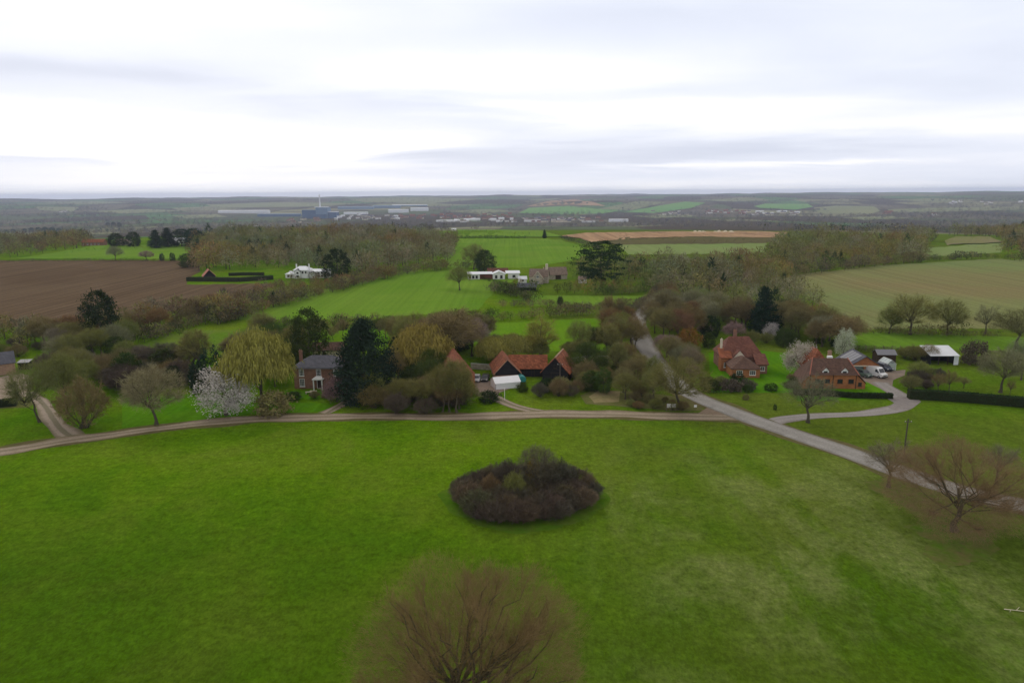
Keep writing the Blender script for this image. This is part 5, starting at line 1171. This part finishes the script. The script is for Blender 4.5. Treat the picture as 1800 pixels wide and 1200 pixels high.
G([(1596, 690), (1640, 694), (1645, 665), (1606, 668)], 4.4, 39, [B(2, 'right of the drive gate', ('olive', 'brown'), (5, 7)), Sh(4, 'right of the drive gate', ('brown', 'purple'), (2, 3.4))], 'right of the drive gate')
G([(1570, 632), (1635, 640), (1636, 626), (1572, 622)], 4.6, 40, [Sh(4, 'left of the white-roofed shelter', ('brown', 'purple', 'olive'), (2.4, 4)), B(1, 'left of the white-roofed shelter', ('brown',), (5, 6))], 'left of the shelter')
G([(1715, 690), (1745, 692), (1748, 680), (1712, 682)], 3.6, 41, [Sh(2, 'behind the long clipped hedge', ('olive', 'brown'), (1.8, 3))], 'behind the clipped hedge')
G([(470, 690), (520, 660), (500, 620), (440, 620), (410, 650), (430, 680)], 6.5, 42, [B(3, 'left of the Georgian house', ('olive', 'brown'), (6, 9)), W_(1.5, 'left of the Georgian house', ('olive', 'willow'), (6, 8)), Sh(2, 'left of the Georgian house')], 'left of the Georgian house')
G([(690, 640), (850, 632), (860, 612), (760, 600), (690, 612)], 7.5, 43, [B(4, 'behind the round yellow willow', ('brown', 'olive', 'mauve'), (8, 11)), W_(1, 'behind the round yellow willow'), Ev(.6, 'behind the round yellow willow')], 'behind the round willow')
G([(500, 612), (560, 600), (680, 600), (700, 590), (560, 585), (490, 592)], 7.0, 44, [B(4, 'in the hedge line above the Georgian house', ('olive', 'brown', 'green'), (4, 7)), Bu(2, 'in the hedge line above the Georgian house')], 'hedge line above the Georgian house')
G([(840, 640), (880, 640), (960, 636), (960, 622), (850, 618)], 6.0, 45, [W_(3, 'behind the barns', ('willow', 'olive'), (5, 7)), B(1, 'behind the barns', ('olive',), (5, 7))], 'behind the barns')
G([(430, 640), (520, 660), (545, 610), (470, 590), (425, 610)], 6.5, 46, [B(4, 'between the big willow and the ivy-green tree', ('olive', 'green', 'brown'), (6, 9)), Bu(1, 'between the big willow and the ivy-green tree')], 'above the big willow')
G([(975, 640), (1080, 636), (1100, 615), (1040, 612), (985, 622)], 6.0, 48, [B(3, 'behind the stone wall in the middle paddock', ('olive', 'ivy', 'brown'), (5, 7)), Sh(3, 'behind the stone wall in the middle paddock', ('olive', 'brown'), (2, 4))], 'middle paddock')
G([(1240, 610), (1280, 600), (1400, 600), (1400, 612), (1300, 605), (1260, 618)], 6.0, 49, [Sh(3, 'in the garden edge behind the red hipped house', ('olive', 'green', 'ivy'), (3, 5)), Ev(1.5, 'in the garden edge behind the red hipped house', ('ivy', 'green'), (4, 6)), B(2, 'in the garden edge behind the red hipped house', ('olive', 'mauve'), (6, 8))], 'behind the red hipped house')
G([(0, 640), (36, 632), (30, 622), (0, 625)], 6.0, 50, [Sh(2, 'behind the farm barn at the left edge', ('olive', 'brown'), (3, 4))], 'behind the farm barn')
print('grove plants', n)
clipped_hedge([(1596, 700), (1640, 702), (1700, 706), (1800, 715), (1870, 722)], 1.8, 2.0, 'dark', 'long dark clipped hedge along the right-hand lawn', 1)
clipped_hedge([(1395, 693), (1450, 695), (1500, 699), (1568, 700)], 1.0, 1.1, 'dark', 'low clipped hedge along the front of the orange brick house', 2)
clipped_hedge([(330, 494), (420, 495), (480, 491)], 2.6, 2.2, 'dark', 'tall dark clipped hedge between the ploughed field and the white country house', 3, 90)
clipped_hedge([(402, 485), (425, 484), (464, 484)], 1.6, 1.7, 'dark', 'short clipped hedge beside the pink-roofed garage', 4, 90)
clipped_hedge([(30, 712), (-10, 716)], 1.6, 1.6, 'dark', 'short clipped hedge at the left edge below the farmyard', 5)
# ------------------------------------------------------------------ hedgerows
hedgerow([(395, 568), (470, 543), (560, 518), (640, 498), (705, 482), (760, 475), (862, 470)], 3.5, 7, ['brown', 'red', 'purple', 'olive'], 'brown hedgerow curving along the top of the big middle pasture', 51, 2.0, 1.8, 170)
hedgerow([(250, 603), (300, 586), (340, 574), (400, 564), (430, 560)], 3, 6, ['purple', 'brown', 'olive'], 'dark overgrown hedgerow above the damp pasture', 52, 1.8, 1.6, 170, .2)
hedgerow([(470, 575), (560, 577), (640, 576), (700, 574), (820, 566), (900, 562), (985, 556), (1050, 552), (1110, 548)], 2.5, 5, ['brown', 'purple', 'olive'], 'hedgerow along the foot of the big middle pasture', 53, 1.8, 1.2, 170, .15)
hedgerow([(1102, 556), (1125, 541), (1148, 522), (1160, 506)], 2.5, 4, ['purple', 'brown'], 'dark hedgerow on the left side of the narrow lane', 54, 1.5, .6, 150)
hedgerow([(880, 538), (960, 540), (1060, 542), (1118, 536)], 2, 3.6, ['brown', 'purple'], 'brown hedgerow between the two middle pastures', 55, 1.5, .8, 150)
hedgerow([(1480, 583), (1560, 587), (1640, 590), (1760, 592)], 1.4, 2.4, ['purple', 'brown', 'olive'], 'hedgerow between the bright paddock and the thin crop field', 56, 1.3, .5, 140)
hedgerow([(1495, 618), (1580, 621), (1636, 624)], 1.4, 2.2, ['dark', 'purple'], 'dark low hedgerow behind the garage along the paddock', 57, 1.2, .4, 120)
hedgerow([(-40, 462), (60, 460), (200, 459), (340, 460)], 1.6, 2.6, ['purple', 'ivy'], 'dark hedgerow along the top of the ploughed field', 58, 1.6, .4, 90)
hedgerow([(1620, 459), (1680, 457), (1672, 456), (1690, 456), (1740, 454), (1800, 459), (1860, 464)], 3, 6, ['ivy', 'purple', 'brown'], 'dark hedgerow across the top of the thin crop field', 59, 2.2, 1.0, 110, .2)
hedgerow([(800, 419.5), (860, 420), (925, 420)], 3, 4.2, ['dark'], 'dark hedge line between the two far bright fields', 60, 2.4, .4, 60, thin=.5)
hedgerow([(985, 419), (1010, 426), (1040, 434), (1060, 442)], 3, 5, ['purple', 'dark'], 'dark hedge right of the far bright field', 61, 3, .8, 70)
hedgerow([(870, 512), (905, 522), (935, 530)], 3.5, 6, ['brown', 'ivy', 'purple'], 'shrubby hedge below the cart lodge', 62, 1.6, 1.6, 150, .2)
hedgerow([(985, 662), (1005, 664), (1030, 655)], 1.5, 3, ['purple', 'olive'], 'ragged hedge beside the right black barn', 63, 1.2, .6, 140)
hedgerow([(1050, 519), (1110, 517), (1135, 512)], 3, 5, ['green', 'olive'], 'green-stemmed hedge above the upper middle pasture', 64, 1.6, 1.0, 150)
hedgerow([(840, 489), (880, 500), (905, 508)], 1.5, 2.2, ['dark', 'ivy'], 'low dark hedge in front of the bungalow', 65, 1.5, .4, 110)
hedgerow([(1362, 487), (1450, 477), (1560, 465), (1622, 459.5)], 4, 8, ['olive', 'brown', 'purple'], 'shaded hedge along the foot of the olive-brown wood above the thin crop field', 66, 2.2, 2.0, 150, .1)
hedgerow([(1550, 585), (1600, 588), (1690, 589)], 2.5, 4.5, ['olive', 'brown'], 'undergrowth beneath the two round olive trees above the paddock', 67, 1.8, .8, 150)
for px_, py_, h_ in ((44, 409, 13), (56, 408.5, 15), (68, 408, 16), (80, 408, 17), (92, 408.5, 16), (104, 409, 14), (12, 411, 12), (24, 410, 13), (190, 398, 15), (200, 398, 17), (210, 398, 15)):
    p_ = P1(px_, py_); plant('evergreen', p_[0], p_[1], p_[2], h_, h_*.5, 'pine', 'dark conifer in the line beyond the brown wooded plots on the far left', 'far-left dark conifers')
# ------------------------------------------------------------------ woods (merged crowns)
wood([[(345, 478), (480, 472), (600, 480), (640, 490), (700, 474), (800, 456), (800, 425), (740, 418), (560, 415), (400, 417), (350, 424), (335, 446)]], 9.5, 71, 9, 14, ['brown', 'olive', 'brown', 'grey', 'grey'], 'brown leafless wood behind the white country house', 210, .05)
wood([[(1100, 500), (1090, 478), (1110, 470), (1230, 466), (1330, 470), (1375, 482), (1410, 515), (1440, 545), (1410, 560), (1300, 545), (1175, 530)]], 8.5, 72, 8, 12, ['brown', 'olive', 'brown', 'grey', 'grey'], 'brown and olive wood climbing right of the narrow lane', 230, .06)
wood([[(1350, 486), (1450, 472), (1560, 462), (1620, 457), (1622, 430), (1650, 424), (1640, 421), (1400, 424), (1372, 432), (1350, 450)]], 9.5, 73, 9, 13, ['olive', 'brown', 'grey', 'olive'], 'olive-brown wood above the thin crop field', 190, .04)
wood([[(-60, 455), (25, 453), (130, 439), (160, 432), (150, 422), (-60, 420)]], 11, 74, 8, 12, ['brown', 'purple', 'olive', 'grey'], 'brown wooded plots behind the far-left field', 150, .06)
wood([[(1750, 446), (1775, 430), (1745, 417), (1660, 415), (1900, 412), (1900, 458), (1800, 455)]], 11, 75, 9, 13, ['brown', 'olive', 'brown', 'grey'], 'brown wood at the right edge above the crop fields', 150, .1)
wood([[(905, 520), (900, 505), (930, 516), (1010, 512), (1045, 505), (1120, 505), (1120, 515), (1045, 517), (960, 520)]], 8, 76, 4, 7, ['olive', 'brown', 'green'], 'loose garden trees around the flint farmhouse', 200, .1, thin=.28)
wood([[(1060, 505), (1100, 505), (1095, 470), (1040, 470), (1000, 480), (1000, 492)]], 8.5, 77, 6, 9, ['olive', 'green', 'brown'], 'olive trees around the black-green cedar', 170, .12)
wood([[(-40, 640), (40, 625), (60, 600), (0, 590), (-60, 600)]], 8.5, 78, 5, 8, ['green', 'olive', 'brown'], 'small trees at the left edge behind the farm barn', 260, .08)
wood([[(300, 562), (430, 524), (500, 502), (560, 492), (640, 484), (700, 480), (640, 497), (560, 517), (470, 543), (400, 568)]], 5.5, 79, 4, 7, ['brown', 'purple', 'red', 'olive'], 'thorn scrub between the ploughed field and the big middle pasture', 190, .03, thin=.24)
wood([[(-60, 592), (120, 580), (320, 556), (420, 548), (415, 556), (330, 571), (225, 598), (60, 606), (-60, 610)]], 6.5, 80, 5, 8, ['brown', 'olive', 'grey', 'purple'], 'ragged tree belt below the ploughed field', 230, .06, thin=.2)
for q in ([(150, 372), (260, 368), (330, 371), (220, 376)], [(640, 360), (760, 358), (840, 361), (720, 364)], [(300, 380), (380, 377), (400, 382), (330, 385)], [(1560, 352), (1640, 349), (1720, 352), (1650, 356)], [(1220, 352), (1300, 349), (1360, 352), (1290, 355)], [(70, 356), (160, 354), (230, 357), (140, 360)], [(780, 372), (860, 368), (905, 372), (840, 376)], [(1110, 380), (1200, 377), (1230, 381), (1150, 384)], [(1480, 383), (1560, 380), (1600, 384), (1520, 388)]):
    patch('far_pasture', q, fargrass2, .6, .2)
# far valley woods: rows of small crowns all the way to the skyline
g = np.random.default_rng(99); N = 15000
px = g.uniform(-70, 1870, N); py = np.where(g.uniform(size=N) < .45, g.uniform(378, 413, N), g.uniform(345, 382, N)); py[:600] = g.uniform(398, 412, 600)
avoid = [[(800, 400), (1000, 400), (1400, 400), (1400, 432), (790, 432)], [(912, 377), (925, 360), (1010, 350), (1065, 360), (1095, 371)], [(1100, 376), (1170, 358), (1240, 354), (1215, 369)], [(1325, 367), (1345, 358), (1430, 358), (1430, 370)],
         [(1430, 377), (1440, 364), (1540, 362), (1548, 378)], [(590, 362), (760, 358), (760, 380), (590, 386)], [(385, 370), (500, 366), (600, 366), (600, 386), (385, 382)], [(700, 379), (905, 377), (905, 392), (700, 390)], [(920, 382), (1110, 382), (1110, 393), (920, 393)], [(1240, 371), (1405, 371), (1405, 379), (1240, 379)], [(360, 360), (600, 356), (600, 366), (360, 367)], [(60, 364), (140, 364), (128, 373)]]
m = np.ones(N, bool)
for a in avoid: m &= ~inpoly(px, py, a) | (g.uniform(size=N) < .03)
px, py = px[m], py[m]; W = P(px, py); d = np.hypot(W[:, 0], W[:, 1])
cl = np.sin(W[:, 0]/230+1)*np.sin(W[:, 1]/310)+.7*np.sin(W[:, 0]/97+W[:, 1]/150)
m = ((cl > np.where(d > 4300, .05, -.75)) | (g.uniform(size=len(d)) < .22)) & (d > 940) & (d < 12500); W, d, cl = W[m], d[m], cl[m]
cols = pick_cols(len(W), [(.125, .11, .105), (.15, .145, .12), (.10, .092, .095), 'brown', (.13, .13, .085)], g, .16); con = g.uniform(size=len(W)) < .05+.1*(cl > 1.2); cols[con] = np.array(COL['pine'])*1.4
mass('woodland', 'hazy leafless woods and hedges filling the far valley and hills', 'woodland', W[:, :2], g.uniform(9, 14, len(W))*np.where(d > 3500, 1.2, 1), cols, 34, g, .9, con, width=.62)
# ------------------------------------------------------------------ air, light, camera
def haze():
    b = MB(); b.box(-13600, 13600, -1200, 14600, -130, 92); t = NT('thin_haze'); t.n.remove(t.bs)
    v = t.node('ShaderNodeVolumePrincipled'); v.inputs['Color'].default_value = (.66, .74, 1, 1); v.inputs['Density'].default_value = 7.5e-5; v.inputs['Anisotropy'].default_value = .2
    t.link(v.outputs[0], t.n['Material Output'].inputs['Volume']); o = b.build('haze', t.mat); props(o, kind='stuff')
haze()
SUN_EL, SUN_AZ = R(38), R(-28)
w = bpy.data.worlds.new('World'); S.world = w; w.use_nodes = True; nt = w.node_tree; nd = nt.nodes; bg = nd['Background']
def wn(k, **kw):
    n_ = nd.new(k)
    for a, b in kw.items(): setattr(n_, a, b)
    return n_
def wm(op, a, b=0., c=None):
    n_ = wn('ShaderNodeMath', operation=op)
    for i, v in enumerate((a, b, c)):
        if v is None: continue
        if isinstance(v, bpy.types.NodeSocket): nt.links.new(v, n_.inputs[i])
        else: n_.inputs[i].default_value = v
    return n_.outputs[0]
sky = wn('ShaderNodeTexSky', sky_type='NISHITA'); sky.sun_disc = False; sky.sun_elevation = SUN_EL; sky.sun_rotation = SUN_AZ; sky.air_density = 1.2; sky.dust_density = 3
tc = wn('ShaderNodeTexCoord'); sp = wn('ShaderNodeSeparateXYZ'); nt.links.new(tc.outputs['Generated'], sp.inputs[0]); x, y, z = sp.outputs
zc = wm('MAXIMUM', z, 0.); den = wm('ADD', zc, .085)
cb = wn('ShaderNodeCombineXYZ'); nt.links.new(wm('DIVIDE', x, den), cb.inputs[0]); nt.links.new(wm('DIVIDE', y, den), cb.inputs[1])
def wnoise(scale, det=5, rough=.55, dist=.3, loc=(0, 0, 0), sc=(1, 1, 1)):
    mp = wn('ShaderNodeMapping'); nt.links.new(cb.outputs[0], mp.inputs[0]); mp.inputs['Location'].default_value = loc; mp.inputs['Scale'].default_value = sc
    n_ = wn('ShaderNodeTexNoise'); nt.links.new(mp.outputs[0], n_.inputs['Vector']); n_.inputs['Scale'].default_value = scale; n_.inputs['Detail'].default_value = det
    n_.inputs['Roughness'].default_value = rough; n_.inputs['Distortion'].default_value = dist; return n_.outputs['Fac']
n1 = wnoise(.42, 6, .55, .5); n2 = wnoise(.9, 4, .5, .5, (5, 2, 0), (.7, 1.0, 1)); n3 = wnoise(.8, 4, .5, .8, (9, 1, 0), (.5, 1, 1))
azd = wm('MULTIPLY', wm('ARCTAN2', x, y), 57.2958); eld = wm('MULTIPLY', wm('ARCSINE', z), 57.2958)
azw = wm('ADD', azd, wm('MULTIPLY', wm('SUBTRACT', n3, .5), 26.)); elw = wm('ADD', eld, wm('MULTIPLY', wm('SUBTRACT', n2, .5), wm('MULTIPLY_ADD', eld, .32, .8)))
def blob(az0, el0, sa, se, amp):
    a = wm('DIVIDE', wm('SUBTRACT', azw, az0), sa); e = wm('DIVIDE', wm('SUBTRACT', elw, el0), se)
    a2 = wm('MULTIPLY', a, a); a4 = wm('MULTIPLY', a2, a2)
    return wm('MULTIPLY', wm('EXPONENT', wm('MULTIPLY', wm('ADD', a4, wm('MULTIPLY', e, e)), -1.)), amp)
v = wm('ADD', .65, wm('ADD', wm('MULTIPLY', wm('SUBTRACT', n1, .5), .34), wm('MULTIPLY', wm('SUBTRACT', n2, .5), .26)))
for b_ in ((-24, 3.6, 17, 1.25, .55), (-32, 5.6, 10, .6, .25), (12, 6.1, 14, .9, .38), (0, 9.4, 14, 1.0, .22), (-32, 13.5, 14, 1.2, .22), (-33, 8.3, 11, 1.0, -.18), (-10, 6.9, 8, 1.0, -.12), (10, 3.1, 19, 1.2, -.16), (26, 9, 14, 2.0, -.04), (8, 12.5, 16, 1.3, -.10),
           (32, 4.6, 12, .7, .16), (17, 2.1, 9, .22, .28), (-34, 2.3, 9, .2, -.16), (-22, .9, 18, .7, .22), (14, .6, 22, .5, .16), (22, 13, 12, 1.0, .06)):
    v = wm('ADD', v, blob(*b_))
rp = wn('ShaderNodeValToRGB'); nt.links.new(v, rp.inputs[0]); e = rp.color_ramp.elements
for _ in range(3): e.new(.5)
for el_, (p_, c_) in zip(e, ((.25, (.50, .54, .65)), (.45, (.62, .66, .78)), (.62, (.75, .785, .89)), (.80, (.89, .90, .96)), (1.0, (1.06, 1.04, 1.02)))): el_.position = p_; el_.color = (*c_, 1)
# unseen sky overhead dimmed and turned neutral to shape the light on the ground
hi = wn('ShaderNodeMapRange'); nt.links.new(eld, hi.inputs[0]); hi.inputs[1].default_value = 15; hi.inputs[2].default_value = 50; hi.inputs[3].default_value = 11.2; hi.inputs[4].default_value = 7.2
neu = wn('ShaderNodeMix', data_type='RGBA'); nf_ = wn('ShaderNodeMapRange'); nt.links.new(eld, nf_.inputs[0]); nf_.inputs[1].default_value = 14; nf_.inputs[2].default_value = 30; nt.links.new(nf_.outputs[0], neu.inputs[0]); nt.links.new(rp.outputs[0], neu.inputs[6]); neu.inputs[7].default_value = (.84, .80, .76, 1)
vs = wn('ShaderNodeVectorMath', operation='SCALE'); nt.links.new(neu.outputs[2], vs.inputs[0]); nt.links.new(hi.outputs[0], vs.inputs['Scale'])
mx = wn('ShaderNodeMix', data_type='RGBA'); mx.inputs[0].default_value = .93; nt.links.new(sky.outputs[0], mx.inputs[6]); nt.links.new(vs.outputs[0], mx.inputs[7])
nt.links.new(mx.outputs[2], bg.inputs['Color']); bg.inputs['Strength'].default_value = .1
sl = bpy.data.lights.new('sun', 'SUN'); sl.energy = .8; sl.angle = R(22); sl.color = (1, .96, .9); so = bpy.data.objects.new('sun', sl); C.objects.link(so)
so.rotation_euler = (R(90)-SUN_EL, 0, -SUN_AZ+math.pi)
cam = bpy.data.cameras.new('camera'); cam.lens = 24; cam.sensor_width = 36; cam.sensor_fit = 'HORIZONTAL'; cam.clip_end = 40000; cam.clip_start = .5
co = bpy.data.objects.new('camera', cam); C.objects.link(co)
co.matrix_world = Matrix(((_R[0], _U[0], -_F[0], 0), (_R[1], _U[1], -_F[1], 0), (_R[2], _U[2], -_F[2], H), (0, 0, 0, 1))); S.camera = co
S.view_settings.view_transform = 'Standard'; S.view_settings.look = 'None'; S.view_settings.exposure = .1; S.view_settings.gamma = 1
S.cycles.max_bounces = 6; S.cycles.diffuse_bounces = 3; S.cycles.volume_bounces = 1; S.cycles.transparent_max_bounces = 8
try: S.cycles.use_denoising = True
except Exception: pass
